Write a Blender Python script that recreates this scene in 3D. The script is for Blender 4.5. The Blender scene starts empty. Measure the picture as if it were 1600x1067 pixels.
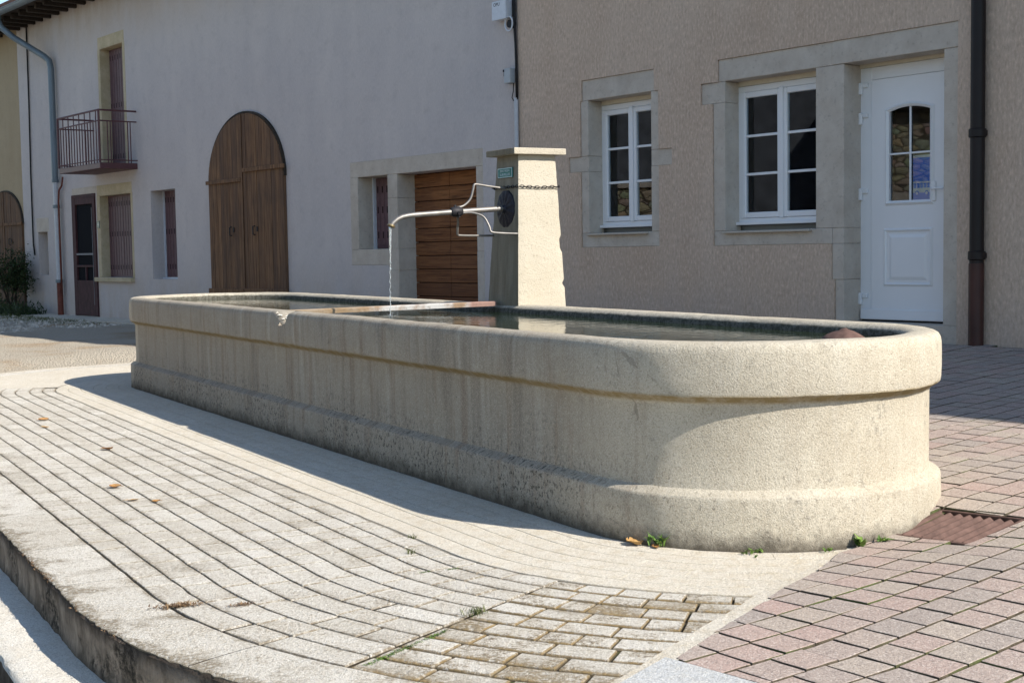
import bpy, bmesh, math, random
from math import sin, cos, pi, radians as R, sqrt
from mathutils import Vector, Matrix, noise as mnoise
random.seed(7)
scn = bpy.context.scene
COL = scn.collection

# ------------------------------------------------------------------ camera
CAMZ = 1.15
p_, r_ = R(3.843), R(-0.942)
A = Matrix(((1, 0, 0), (0, -sin(p_), -cos(p_)), (0, cos(p_), -sin(p_))))
Rr = Matrix(((cos(r_), -sin(r_), 0), (sin(r_), cos(r_), 0), (0, 0, 1)))
M_ = Rr @ A
cam_d = bpy.data.cameras.new("camera")
cam_d.sensor_width = 36.0
cam_d.lens = 2105.4 / 1600 * 36.0
cam_d.clip_start = 0.05
cam_d.clip_end = 1000
cam = bpy.data.objects.new("camera", cam_d)
COL.objects.link(cam)
rt, dn, fw = Vector(M_[0]), Vector(M_[1]), Vector(M_[2])
m3 = Matrix((rt, -dn, -fw)).transposed()
cam.matrix_world = Matrix.Translation((0, 0, CAMZ)) @ m3.to_4x4()
scn.camera = cam

# ------------------------------------------------------------------ sky, sun, exposure
SUN_AZ, SUN_EL = R(-35.0), R(38.5)
sdir = Vector((cos(SUN_EL) * cos(SUN_AZ), cos(SUN_EL) * sin(SUN_AZ), sin(SUN_EL)))
w = bpy.data.worlds.new("World")
scn.world = w
w.use_nodes = True
nt = w.node_tree
bg = nt.nodes["Background"]
sky = nt.nodes.new("ShaderNodeTexSky")
sky.sky_type = 'NISHITA'
sky.sun_disc = False
sky.sun_elevation = SUN_EL
sky.sun_rotation = pi / 2 - SUN_AZ
sky.air_density = 1.0
sky.dust_density = 0.1
sky.ozone_density = 1.0
nt.links.new(sky.outputs[0], bg.inputs[0])
bg.inputs[1].default_value = 0.122
sun_d = bpy.data.lights.new("sun", 'SUN')
sun_d.energy = 4.9
sun_d.angle = R(0.53)
sun_d.color = (1.0, 0.94, 0.85)
sun = bpy.data.objects.new("sun", sun_d)
COL.objects.link(sun)
sun.rotation_euler = sdir.to_track_quat('Z', 'Y').to_euler()
sun.location = (6, -4, 12)
scn.view_settings.view_transform = 'Standard'
scn.view_settings.look = 'None'
scn.view_settings.gamma = 1
scn.view_settings.exposure = 0.64
scn.cycles.use_denoising = True
scn.cycles.max_bounces = 8

# ------------------------------------------------------------------ helpers
def fbm(x, y, z=0.0, o=3):
    a, s, f = 0.0, 1.0, 1.0
    for _ in range(o):
        a += s * mnoise.noise(Vector((x * f, y * f, z * f)))
        s *= 0.5; f *= 2.03
    return a

class MB:
    """collects geometry; build() links it as ONE mesh object"""
    def __init__(self):
        self.v = []; self.f = []; self.t = []; self.uv = []; self.m = []
        self.tint = 0.5; self.mi = 0; self.hasuv = False
    def face(self, idx, uv=None):
        self.f.append(tuple(idx)); self.t.append(self.tint); self.m.append(self.mi)
        self.uv.append(uv)
        if uv: self.hasuv = True
    def add(self, pts):
        n = len(self.v); self.v.extend([tuple(p) for p in pts]); return n
    def quad(self, a, b, c, d, uv=None):
        n = self.add((a, b, c, d)); self.face((n, n + 1, n + 2, n + 3), uv)
    def poly(self, pts):
        n = self.add(pts); self.face(range(n, n + len(pts)))
    def box(self, x0, x1, y0, y1, z0, z1, b=0.0):
        x0, x1 = min(x0, x1), max(x0, x1); y0, y1 = min(y0, y1), max(y0, y1); z0, z1 = min(z0, z1), max(z0, z1)
        b = min(b, (x1 - x0) * .45, (y1 - y0) * .45, (z1 - z0) * .45)
        if b <= 0:
            n = self.add([(x, y, z) for z in (z0, z1) for (x, y) in ((x0, y0), (x1, y0), (x1, y1), (x0, y1))])
            for q in ((3, 2, 1, 0), (4, 5, 6, 7), (0, 1, 5, 4), (1, 2, 6, 5), (2, 3, 7, 6), (3, 0, 4, 7)):
                self.face([n + i for i in q])
            return
        # chamfered box: 24 verts
        c = ((x0 + x1) / 2, (y0 + y1) / 2, (z0 + z1) / 2); h = ((x1 - x0) / 2, (y1 - y0) / 2, (z1 - z0) / 2)
        V = {}
        for sx in (-1, 1):
            for sy in (-1, 1):
                for sz in (-1, 1):
                    for ax in range(3):
                        s = (sx, sy, sz)
                        V[(sx, sy, sz, ax)] = self.add([[c[i] + s[i] * (h[i] - (0 if i == ax else b)) for i in range(3)]])
        def fc(keys):
            ids = [V[k] for k in keys]
            P = [Vector(self.v[i]) for i in ids]
            nn = (P[1] - P[0]).cross(P[2] - P[0])
            ce = sum(P, Vector()) / len(P) - Vector(c)
            if nn.dot(ce) < 0: ids.reverse()
            self.face(ids)
        for ax in range(3):
            o = [i for i in range(3) if i != ax]
            for s in (-1, 1):
                ks = []
                for (a, b2) in ((-1, -1), (1, -1), (1, 1), (-1, 1)):
                    k = [0, 0, 0]; k[ax] = s; k[o[0]] = a; k[o[1]] = b2; ks.append((*k, ax))
                fc(ks)
            # edges along axis ax
            for a in (-1, 1):
                for b2 in (-1, 1):
                    k0 = [0, 0, 0]; k0[o[0]] = a; k0[o[1]] = b2
                    ka = list(k0); ka[ax] = -1; kb = list(k0); kb[ax] = 1
                    fc([(*ka, o[0]), (*kb, o[0]), (*kb, o[1]), (*ka, o[1])])
        for sx in (-1, 1):
            for sy in (-1, 1):
                for sz in (-1, 1):
                    fc([(sx, sy, sz, 0), (sx, sy, sz, 1), (sx, sy, sz, 2)])
    def tube(self, pts, rad, n=10, cap=True):
        pts = [Vector(p) for p in pts]
        rr = rad if isinstance(rad, (list, tuple)) else [rad] * len(pts)
        up = None; rings = []
        for i, p in enumerate(pts):
            d = (pts[min(i + 1, len(pts) - 1)] - pts[max(i - 1, 0)]).normalized()
            if up is None:
                up = Vector((0, 0, 1)) if abs(d.z) < .9 else Vector((1, 0, 0))
            s = d.cross(up).normalized(); up = s.cross(d).normalized()
            rings.append(self.add([p + (s * cos(2 * pi * k / n) + up * sin(2 * pi * k / n)) * rr[i] for k in range(n)]))
        for a, b in zip(rings, rings[1:]):
            for k in range(n):
                self.face((a + k, a + (k + 1) % n, b + (k + 1) % n, b + k))
        if cap:
            self.face([rings[0] + k for k in range(n)][::-1]); self.face([rings[-1] + k for k in range(n)])
    def lathe(self, prof, c=(0, 0, 0), n=24):
        rings = [self.add([(c[0] + r * cos(2 * pi * k / n), c[1] + r * sin(2 * pi * k / n), c[2] + z) for k in range(n)]) for r, z in prof]
        for a, b in zip(rings, rings[1:]):
            for k in range(n):
                self.face((a + k, a + (k + 1) % n, b + (k + 1) % n, b + k))
    def build(self, name, mat, parent=None, org=None, smooth=False, loc=None, ang=None):
        me = bpy.data.meshes.new(name)
        vs = self.v if org is None else [(x - org[0], y - org[1], z - org[2]) for x, y, z in self.v]
        me.from_pydata(vs, [], self.f)
        mats = mat if isinstance(mat, (list, tuple)) else [mat]
        for m in mats: me.materials.append(m)
        if len(mats) > 1: me.polygons.foreach_set('material_index', self.m)
        ca = me.color_attributes.new('tint', 'FLOAT_COLOR', 'CORNER')
        buf = []
        for pl, t in zip(me.polygons, self.t):
            buf.extend([t, t, t, 1.0] * pl.loop_total)
        ca.data.foreach_set('color', buf)
        if self.hasuv:
            ul = me.uv_layers.new(name='path')
            ub = []
            for pl, u in zip(me.polygons, self.uv):
                if u is None: u = [(0, 0)] * pl.loop_total
                for q in u: ub.extend(q)
            ul.data.foreach_set('uv', ub)
        me.validate()
        bm = bmesh.new(); bm.from_mesh(me)
        if ang is not None or smooth:
            bmesh.ops.remove_doubles(bm, verts=bm.verts, dist=1e-5)
        bm.to_mesh(me); bm.free()
        if smooth:
            me.polygons.foreach_set('use_smooth', [True] * len(me.polygons))
            if ang is not None:
                me.set_sharp_from_angle(angle=R(ang))
        o = bpy.data.objects.new(name, me)
        COL.objects.link(o)
        if parent: o.parent = parent
        if loc is not None: o.location = loc
        return o

def empty(name, loc=(0, 0, 0), rz=0.0, label=None, cat=None, group=None, parent=None):
    o = bpy.data.objects.new(name, None); COL.objects.link(o)
    o.location = loc; o.rotation_euler = (0, 0, rz); o.empty_display_size = .2
    if parent: o.parent = parent
    tag(o, label, cat, group); return o
def tag(o, label=None, cat=None, group=None, kind=None):
    if label: o['label'] = label
    if cat: o['category'] = cat
    if group: o['group'] = group
    if kind: o['kind'] = kind
    return o
def copy_tree(o, parent=None):
    c = o.copy(); COL.objects.link(c); c.parent = parent
    for ch in list(o.children): copy_tree(ch, c)
    return c

# ------------------------------------------------------------------ material helpers
class NT:
    def __init__(self, name, rough=0.8, spec=0.3):
        self.mat = bpy.data.materials.new(name); self.mat.use_nodes = True
        self.t = self.mat.node_tree; self.b = self.t.nodes['Principled BSDF']
        self.b.inputs['Roughness'].default_value = rough
        self.b.inputs['Specular IOR Level'].default_value = spec
        self.tc = None
    def n(self, ty, **k):
        nd = self.t.nodes.new(ty)
        for a, v in k.items(): setattr(nd, a, v)
        return nd
    def L(self, a, b):
        self.t.links.new(a, b)
    def setin(self, sock, v):
        if hasattr(v, 'is_output'): self.L(v, sock)
        elif isinstance(v, (tuple, list)) and len(v) == 3 and sock.type == 'RGBA': sock.default_value = (*v, 1)
        else: sock.default_value = v
    def obj(self):
        if not self.tc: self.tc = self.n('ShaderNodeTexCoord')
        return self.tc.outputs['Object']
    def pos(self):
        return self.n('ShaderNodeNewGeometry').outputs['Position']
    def uv(self):
        return self.n('ShaderNodeUVMap', uv_map='path').outputs[0]
    def attr(self, name='tint'):
        return self.n('ShaderNodeAttribute', attribute_name=name).outputs['Fac']
    def scale(self, vec, s):
        m = self.n('ShaderNodeMapping'); self.L(vec, m.inputs['Vector'])
        m.inputs['Scale'].default_value = s if isinstance(s, (tuple, list)) else (s, s, s)
        return m.outputs[0]
    def noise(self, vec, sc, detail=4, rough=.55, dist=0.0):
        x = self.n('ShaderNodeTexNoise'); self.L(vec, x.inputs['Vector'])
        x.inputs['Scale'].default_value = sc; x.inputs['Detail'].default_value = detail
        x.inputs['Roughness'].default_value = rough; x.inputs['Distortion'].default_value = dist
        return x.outputs['Fac']
    def voro(self, vec, sc, feat='F1', out='Distance'):
        x = self.n('ShaderNodeTexVoronoi', feature=feat); self.L(vec, x.inputs['Vector']); x.inputs['Scale'].default_value = sc
        return x.outputs[out]
    def speck(self, vec, sc):
        c = self.voro(vec, sc, 'F1', 'Color'); return self.sep(c)[0]
    def ramp(self, fac, lo, hi, a=0.0, b=1.0):
        x = self.n('ShaderNodeMapRange'); self.setin(x.inputs[0], fac)
        for i, v in enumerate((lo, hi, a, b)): x.inputs[i + 1].default_value = v
        x.clamp = True
        return x.outputs[0]
    def math(self, op, a, b=0.5):
        x = self.n('ShaderNodeMath', operation=op); self.setin(x.inputs[0], a); self.setin(x.inputs[1], b)
        return x.outputs[0]
    def mix(self, fac, a, b, mode='MIX'):
        x = self.n('ShaderNodeMix', data_type='RGBA', blend_type=mode)
        self.setin(x.inputs[0], fac); self.setin(x.inputs[6], a); self.setin(x.inputs[7], b)
        return x.outputs[2]
    def sep(self, vec):
        x = self.n('ShaderNodeSeparateXYZ'); self.L(vec, x.inputs[0]); return x.outputs
    def color(self, c): self.setin(self.b.inputs['Base Color'], c); return self
    def bump(self, h, strength=.5, dist=.01):
        x = self.n('ShaderNodeBump'); self.setin(x.inputs['Height'], h)
        x.inputs['Strength'].default_value = strength; x.inputs['Distance'].default_value = dist
        self.L(x.outputs[0], self.b.inputs['Normal']); return self

def plain(name, c, rough=.6, spec=.4, metal=0.0, var=.25, sc=20, bump=0.0, zs=1.0):
    m = NT(name, rough, spec)
    m.b.inputs['Metallic'].default_value = metal
    v = m.scale(m.obj(), (1, 1, zs))
    f = m.noise(v, sc, 5, .6)
    m.color(m.mix(m.ramp(f, .3, .7), tuple(x * (1 - var) for x in c), tuple(min(1, x * (1 + var)) for x in c)))
    if bump: m.bump(f, bump, .004)
    return m.mat

# ---- render (plaster) of the houses
def mat_plaster(name, ca, cb, streak, bumps, stain=(.25, .22, .18), amt=.3, fine=55):
    m = NT(name, .93, .08)
    o = m.obj()
    big = m.noise(o, .45, 4, .6); mid = m.noise(m.scale(o, (1, 1, .3)), 2.2, 6, .65); bl = m.noise(o, 5, 5, .65)
    st = m.noise(m.scale(o, (1, 1, streak)), fine, 4, .65)
    c = m.mix(m.ramp(m.math('ADD', m.math('MULTIPLY', big, .5), m.math('MULTIPLY', mid, .5)), .38, .62), ca, cb)
    c = m.mix(m.math('MULTIPLY', m.ramp(bl, .52, .68), .22), c, tuple(x * .72 for x in ca))
    c = m.mix(m.math('MULTIPLY', m.ramp(st, .52, .66), bumps), c, tuple(min(1, x * 1.28) for x in cb))
    c = m.mix(m.math('MULTIPLY', m.ramp(st, .48, .34), bumps * .8), c, tuple(x * .68 for x in ca))
    z = m.sep(o)[2]
    low = m.math('MULTIPLY', m.ramp(z, 1.1, .1), m.ramp(mid, .40, .58))
    c = m.mix(m.math('MULTIPLY', low, amt), c, stain)
    top = m.math('MULTIPLY', m.ramp(z, 4.6, 5.7), m.ramp(mid, .38, .58))
    c = m.mix(m.math('MULTIPLY', top, amt), c, tuple(x * .9 for x in stain))
    m.color(c)
    m.bump(m.math('ADD', st, m.math('MULTIPLY', m.noise(o, 160, 3, .6), .6)), .6, .012)
    return m.mat
MAT = {}
MAT['render_brown'] = mat_plaster('brown_render', (.54, .405, .305), (.62, .49, .385), .42, .58, (.33, .28, .26), .35, 46)
MAT['render_grey'] = mat_plaster('grey_render', (.52, .48, .47), (.60, .55, .525), .35, .22, (.42, .33, .25), .6, 60)
MAT['render_yellow'] = mat_plaster('yellow_render', (.40, .315, .205), (.46, .37, .25), .5, .15, (.3, .22, .14), .4, 60)

def mat_stone(name, ca, cb, dark=(.14, .12, .10)):
    m = NT(name, .9, .15); o = m.obj()
    n1 = m.noise(o, 5, 6, .65); n2 = m.noise(o, 26, 5, .7); n3 = m.noise(m.scale(o, (1, 1, .4)), 2.2, 4, .6)
    c = m.mix(m.ramp(n1, .35, .65), ca, cb)
    c = m.mix(m.math('MULTIPLY', m.ramp(n2, .56, .72), .35), c, dark)
    c = m.mix(m.math('MULTIPLY', m.ramp(n3, .55, .75), .35), c, tuple(x * .6 for x in ca))
    m.color(c); m.bump(m.math('ADD', n2, m.math('MULTIPLY', n1, .6)), .5, .012)
    return m.mat
MAT['stone'] = mat_stone('dressed_stone', (.49, .425, .355), (.58, .52, .445))
MAT['stone_ochre'] = mat_stone('ochre_stone', (.44, .37, .24), (.55, .47, .33))

# ---- concrete of the fountain (uv: x = metres along the rim, y = profile height code)
def mat_basin():
    m = NT('cast_concrete', .94, .1)
    o = m.obj(); uv = m.uv(); su = m.sep(uv); z = m.sep(o)[2]
    n1 = m.noise(o, 2.2, 5, .6); n2 = m.noise(o, 14, 6, .7); n3 = m.noise(o, 150, 3, .75); n4 = m.noise(o, 45, 4, .7)
    c = m.mix(m.ramp(n1, .3, .7), (.435, .38, .29), (.53, .48, .385))
    c = m.mix(m.math('MULTIPLY', m.ramp(n2, .48, .68), .4), c, (.60, .55, .45))
    # shade of the long side away from the sun, put into the colour
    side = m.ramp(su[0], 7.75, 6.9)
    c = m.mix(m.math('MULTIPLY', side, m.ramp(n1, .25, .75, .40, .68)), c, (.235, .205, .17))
    # runs of dirt down the sides, strengthened to deepen that painted shade
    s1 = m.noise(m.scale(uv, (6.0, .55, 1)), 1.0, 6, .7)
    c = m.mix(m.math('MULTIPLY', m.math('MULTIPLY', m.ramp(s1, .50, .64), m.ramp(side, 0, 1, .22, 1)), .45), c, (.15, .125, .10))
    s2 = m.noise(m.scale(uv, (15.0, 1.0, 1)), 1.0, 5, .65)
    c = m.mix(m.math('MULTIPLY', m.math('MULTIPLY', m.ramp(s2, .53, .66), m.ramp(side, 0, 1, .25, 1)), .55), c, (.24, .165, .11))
    s3 = m.noise(m.scale(uv, (9.0, .7, 1)), 1.0, 3, .6)
    c = m.mix(m.math('MULTIPLY', m.ramp(s3, .57, .68), .35), c, (.52, .48, .41))
    # grey lichen in patches
    lich = m.math('MULTIPLY', m.ramp(m.noise(o, 3.3, 5, .7), .57, .65), m.ramp(n4, .49, .60))
    c = m.mix(m.math('MULTIPLY', lich, .5), c, (.17, .16, .14))
    # black specks, mostly on ledge and foot of the long near side
    spn = m.noise(m.scale(uv, (55, 38, 1)), 1.0, 5, .8)
    lowm = m.math('MULTIPLY', m.ramp(z, .36, .21), m.ramp(m.noise(o, 1.6, 3, .6), .30, .50))
    lowm = m.math('MULTIPLY', lowm, m.ramp(side, 0, 1, .25, 1))
    c = m.mix(m.math('MULTIPLY', m.math('MULTIPLY', m.ramp(spn, .535, .575), lowm), .95), c, (.045, .04, .034))
    c = m.mix(m.math('MULTIPLY', m.ramp(spn, .625, .655), .8), c, (.09, .078, .06))
    # grain
    sp = m.speck(o, 230); c = m.mix(m.math('MULTIPLY', m.ramp(sp, .28, .0), .38), c, (.20, .17, .13)); c = m.mix(m.math('MULTIPLY', m.ramp(sp, .76, 1.0), .3), c, (.72, .67, .56))
    c = m.mix(m.math('MULTIPLY', m.ramp(n3, .47, .33), .35), c, (.16, .135, .105))
    c = m.mix(m.math('MULTIPLY', m.ramp(n3, .55, .68), .25), c, (.66, .62, .53))
    ck = m.voro(m.scale(uv, (1.1, .8, 1)), 1.0, 'DISTANCE_TO_EDGE'); wob = m.noise(o, 9, 4, .7)
    c = m.mix(m.math('MULTIPLY', m.math('MULTIPLY', m.ramp(m.math('ADD', ck, m.math('MULTIPLY', wob, .05)), .0280, .0268), m.ramp(n1, .54, .62)), .38), c, (.14, .12, .09))
    # damp foot
    ft = m.math('MULTIPLY', m.ramp(m.math('ADD', z, m.math('MULTIPLY', n2, -.16)), .005, -.075), .9)
    c = m.mix(ft, c, (.085, .072, .055))
    # ochre algae strip under the rim band
    al = m.math('MULTIPLY', m.ramp(z, .553, .566), m.ramp(z, .596, .584))
    c = m.mix(m.math('MULTIPLY', m.math('MULTIPLY', al, m.ramp(n2, .25, .55)), .85), c, (.23, .165, .065))
    # inner face: black-green algae above the water line
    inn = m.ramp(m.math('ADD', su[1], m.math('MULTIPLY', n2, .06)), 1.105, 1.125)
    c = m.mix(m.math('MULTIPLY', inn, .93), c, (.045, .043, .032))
    inn2 = m.math('MULTIPLY', m.ramp(su[1], 1.02, 1.09), m.ramp(n4, .45, .58))
    c = m.mix(m.math('MULTIPLY', inn2, .55), c, (.20, .19, .165))
    m.color(c)
    m.bump(m.math('ADD', m.math('MULTIPLY', n3, 1.2), m.math('ADD', m.math('MULTIPLY', n4, .5), m.math('MULTIPLY', n2, .9))), .55, .009)
    return m.mat
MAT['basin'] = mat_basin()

def mat_pillar():
    m = NT('pillar_concrete', .93, .12); o = m.obj()
    n1 = m.noise(o, 3, 5, .6); n2 = m.noise(o, 20, 6, .7); n3 = m.noise(o, 120, 3, .7)
    z = m.sep(o)[2]
    c = m.mix(m.ramp(n1, .3, .7), (.455, .405, .315), (.52, .47, .38))
    st = m.noise(m.scale(o, (9, 9, 1.3)), 1.0, 5, .65)
    # the face under the spout is wet and dirty (object x = towards the spout)
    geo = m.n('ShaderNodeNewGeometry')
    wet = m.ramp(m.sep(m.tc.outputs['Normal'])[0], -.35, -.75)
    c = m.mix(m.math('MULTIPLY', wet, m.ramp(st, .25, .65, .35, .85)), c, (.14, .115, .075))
    c = m.mix(m.math('MULTIPLY', m.ramp(n2, .62, .70), .4), c, (.24, .20, .15))
    c = m.mix(m.math('MULTIPLY', m.ramp(n3, .47, .34), .35), c, (.2, .17, .13))
    n5 = m.noise(o, 48, 5, .8); c = m.mix(m.math('MULTIPLY', m.ramp(n5, .635, .67), .8), c, (.14, .12, .09))
    m.color(c); m.bump(m.math('ADD', n3, m.math('MULTIPLY', n2, 1.6)), .5, .009)
    return m.mat
MAT['pillar'] = mat_pillar()

# ---- paving materials
def mat_setts(name, moss, dark, hole=.0):
    m = NT(name, .96, .08); o = m.pos(); t = m.attr()
    n1 = m.noise(o, 1.1, 5, .6); n2 = m.noise(o, 20, 6, .72); n3 = m.noise(o, 150, 3, .8); n4 = m.noise(o, 5.5, 6, .7); n5 = m.noise(o, 60, 5, .75)
    c = m.mix(m.ramp(n1, .3, .7), (.79, .74, .645), (.86, .82, .735))
    c = m.mix(m.ramp(t, 0, 1, 0, .55), c, (.60, .545, .45))
    c = m.mix(m.math('MULTIPLY', m.ramp(n2, .50, .66), .38), c, (.50, .43, .32))
    c = m.mix(m.math('MULTIPLY', m.math('MULTIPLY', m.ramp(n4, .48, .60), m.ramp(n5, .42, .56)), moss * .85), c, (.40, .28, .125))
    c = m.mix(m.math('MULTIPLY', m.math('MULTIPLY', m.ramp(n4, .51, .60), m.ramp(n5, .46, .56)), dark), c, (.15, .12, .085))
    sp = m.speck(o, 210); c = m.mix(m.math('MULTIPLY', m.ramp(sp, .30, .0), .55), c, (.40, .335, .245)); c = m.mix(m.math('MULTIPLY', m.ramp(sp, .72, 1.0), .6), c, (.90, .87, .80))
    c = m.mix(m.math('MULTIPLY', m.ramp(n3, .48, .35), .4), c, (.36, .31, .235))
    c = m.mix(m.math('MULTIPLY', m.ramp(n3, .54, .66), .5), c, (.82, .79, .73))
    c = m.mix(m.math('MULTIPLY', m.ramp(n5, .57, .64), .65), c, (.24, .195, .14))
    zz = m.sep(o)[2]
    c = m.mix(m.math('MULTIPLY', m.math('MULTIPLY', m.ramp(zz, -.0002, -.0014), m.ramp(n5, .38, .52)), .85), c, (.29, .24, .17))
    if moss > .5: c = m.mix(m.math('MULTIPLY', m.math('MULTIPLY', m.ramp(zz, -.0006, -.0026), m.ramp(n2, .36, .56)), .85), c, (.36, .255, .115))
    c = m.mix(m.ramp(m.math('ADD', zz, m.math('MULTIPLY', n5, .004)), -.0022, -.0070), c, (.25, .21, .15) if moss < .5 else (.125, .10, .065))
    m.color(c); m.bump(m.math('ADD', m.math('MULTIPLY', n3, .8), m.math('MULTIPLY', n5, 1.6)), .9, .013)
    return m.mat
MAT['sett'] = mat_setts('pale_sett', .34, .22)
MAT['sett_worn'] = mat_setts('worn_sett', .95, .85)
MAT['sett_joint'] = plain('sett_joint_grit', (.28, .235, .17), .98, .05, var=.5, sc=26, bump=.6)
def mat_joint_moss():
    m = NT('mossy_joint', .98, .05); o = m.pos()
    n1 = m.noise(o, 3.0, 4, .6); n2 = m.noise(o, 40, 4, .7)
    c = m.mix(m.ramp(n2, .35, .65), (.05, .042, .03), (.12, .098, .07))
    c = m.mix(m.math('MULTIPLY', m.ramp(n1, .52, .62), .7), c, (.085, .11, .035))
    m.color(c); m.bump(n2, .8, .01); return m.mat
MAT['joint_moss'] = mat_joint_moss()
def mat_pavers():
    m = NT('pink_grey_paver', .93, .12); o = m.pos(); t = m.attr()
    n1 = m.noise(o, .9, 4, .6); n2 = m.noise(o, 45, 5, .75); n3 = m.noise(o, 170, 3, .8)
    cr = m.n('ShaderNodeValToRGB'); m.L(t, cr.inputs[0])
    els = cr.color_ramp.elements
    cols = [(0, (.36, .305, .27)), (.2, (.40, .33, .285)), (.42, (.45, .34, .29)), (.62, (.46, .325, .28)), (.82, (.425, .355, .295)), (1, (.49, .405, .33))]
    els[0].position, els[0].color = cols[0][0], (*cols[0][1], 1)
    els[1].position, els[1].color = cols[-1][0], (*cols[-1][1], 1)
    for ppos, cc in cols[1:-1]:
        e = els.new(ppos); e.color = (*cc, 1)
    c = m.mix(m.math('MULTIPLY', m.ramp(n1, .35, .65), .35), cr.outputs[0], (.46, .41, .35))
    c = m.mix(m.math('MULTIPLY', m.ramp(n2, .52, .66), .35), c, (.24, .20, .175))
    sp = m.speck(o, 190); c = m.mix(m.math('MULTIPLY', m.ramp(sp, .32, .0), .6), c, (.20, .165, .15)); c = m.mix(m.math('MULTIPLY', m.ramp(sp, .80, 1.0), .5), c, (.72, .65, .58))
    c = m.mix(m.math('MULTIPLY', m.ramp(n3, .48, .34), .4), c, (.20, .17, .15))
    c = m.mix(m.math('MULTIPLY', m.ramp(n3, .56, .68), .35), c, (.62, .55, .49))
    m.color(c); m.bump(m.math('ADD', n3, n2), .7, .008); return m.mat
MAT['paver'] = mat_pavers()
def mat_concrete(name, ca, cb, warm=(.50, .42, .28), amt=.4):
    m = NT(name, .96, .08); o = m.pos()
    n1 = m.noise(o, 1.4, 5, .6); n2 = m.noise(o, 14, 6, .75); n3 = m.noise(o, 150, 3, .8); n5 = m.noise(o, 55, 5, .75)
    c = m.mix(m.ramp(n1, .3, .7), ca, cb)
    c = m.mix(m.math('MULTIPLY', m.ramp(n2, .46, .64), amt), c, warm)
    sp = m.speck(o, 200); c = m.mix(m.math('MULTIPLY', m.ramp(sp, .30, .0), .5), c, tuple(x * .55 for x in ca)); c = m.mix(m.math('MULTIPLY', m.ramp(sp, .74, 1.0), .5), c, (.88, .84, .75))
    c = m.mix(m.math('MULTIPLY', m.ramp(n3, .48, .34), .4), c, (.28, .24, .18))
    c = m.mix(m.math('MULTIPLY', m.ramp(n3, .54, .68), .40), c, tuple(min(.8, x * 1.3) for x in cb))
    c = m.mix(m.math('MULTIPLY', m.ramp(n5, .61, .69), .55), c, (.21, .18, .13))
    zz = m.sep(o)[2]
    c = m.mix(m.math('MULTIPLY', m.math('MULTIPLY', m.ramp(zz, -.0016, -.0040), m.ramp(zz, -.02, -.008)), .55), c, (.27, .225, .16))
    m.color(c); m.bump(m.math('ADD', m.math('MULTIPLY', n3, .8), m.math('MULTIPLY', n5, 1.3)), .8, .011); return m.mat
MAT['apron'] = mat_concrete('apron_concrete', (.66, .595, .485), (.75, .69, .58), (.55, .45, .30), .55)
MAT['kerb'] = mat_concrete('pale_kerb_concrete', (.76, .705, .605), (.84, .795, .70), (.62, .53, .40), .4)
MAT['slab'] = mat_concrete('smooth_white_stone', (.54, .55, .545), (.62, .625, .615), (.50, .48, .43), .3)
def mat_riser():
    m = NT('stained_riser', .95, .1); o = m.pos()
    st = m.noise(m.scale(o, (11, 11, 4.5)), 1.0, 6, .7); n2 = m.noise(o, 34, 6, .75); n1 = m.noise(o, 3.2, 5, .65); z = m.sep(o)[2]
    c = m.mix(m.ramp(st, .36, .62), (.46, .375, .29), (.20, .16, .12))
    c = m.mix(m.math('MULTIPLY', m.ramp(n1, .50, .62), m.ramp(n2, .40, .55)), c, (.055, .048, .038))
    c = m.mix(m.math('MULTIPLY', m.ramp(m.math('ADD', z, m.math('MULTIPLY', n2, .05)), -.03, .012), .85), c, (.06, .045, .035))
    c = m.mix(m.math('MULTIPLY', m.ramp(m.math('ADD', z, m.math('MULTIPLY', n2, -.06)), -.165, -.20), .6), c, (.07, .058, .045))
    m.color(c); m.bump(m.math('ADD', st, m.math('MULTIPLY', n2, 1.5)), .9, .015); return m.mat
MAT['riser'] = mat_riser()
def mat_gravel():
    m = NT('gravel_soil', .97, .05); o = m.pos()
    n1 = m.noise(o, .7, 5, .65); n2 = m.noise(o, 30, 6, .75); v = m.voro(o, 42)
    c = m.mix(m.ramp(n2, .35, .65), (.36, .30, .22), (.54, .475, .375))
    c = m.mix(m.math('MULTIPLY', m.ramp(v, .0, .35), .35), c, (.64, .59, .50))
    c = m.mix(m.math('MULTIPLY', m.ramp(n1, .50, .64), .6), c, (.40, .27, .155))
    m.color(c); m.bump(m.math('SUBTRACT', n2, v), 1.0, .03); return m.mat
MAT['gravel'] = mat_gravel()
MAT['pebble'] = plain('limestone_pebble', (.58, .53, .45), .9, .15, var=.35, sc=9)
MAT['street'] = plain('street_asphalt', (.055, .053, .05), .9, .2, var=.3, sc=30, bump=.5)

# ---- timber, metal, glass
def mat_wood(name, ca, cb, cd, axis='z', sc=1.0):
    m = NT(name, .8, .2); o = m.obj(); t = m.attr()
    s = {'z': (26, 26, 1.1), 'x': (1.1, 26, 26)}[axis]
    g = m.noise(m.scale(o, tuple(x * sc for x in s)), 1.0, 6, .65, .4); n2 = m.noise(o, 1.7, 4, .6)
    c = m.mix(m.ramp(g, .36, .62), ca, cb)
    g2 = m.noise(m.scale(o, tuple(x * sc * 2.3 for x in s)), 1.0, 4, .6)
    c = m.mix(m.math('MULTIPLY', m.ramp(g2, .52, .62), .6), c, tuple(x * .45 for x in cd))
    c = m.mix(m.ramp(t, 0, 1, .0, .6), c, cd)
    c = m.mix(m.math('MULTIPLY', m.ramp(n2, .48, .66), .5), c, cd)
    m.color(c); m.bump(g, .5, .006); return m.mat
MAT['door_wood'] = mat_wood('weathered_door_wood', (.13, .066, .034), (.27, .15, .078), (.085, .055, .042))
MAT['garage_wood'] = mat_wood('garage_plank_wood', (.20, .080, .030), (.30, .135, .055), (.11, .048, .028), 'x')
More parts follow.
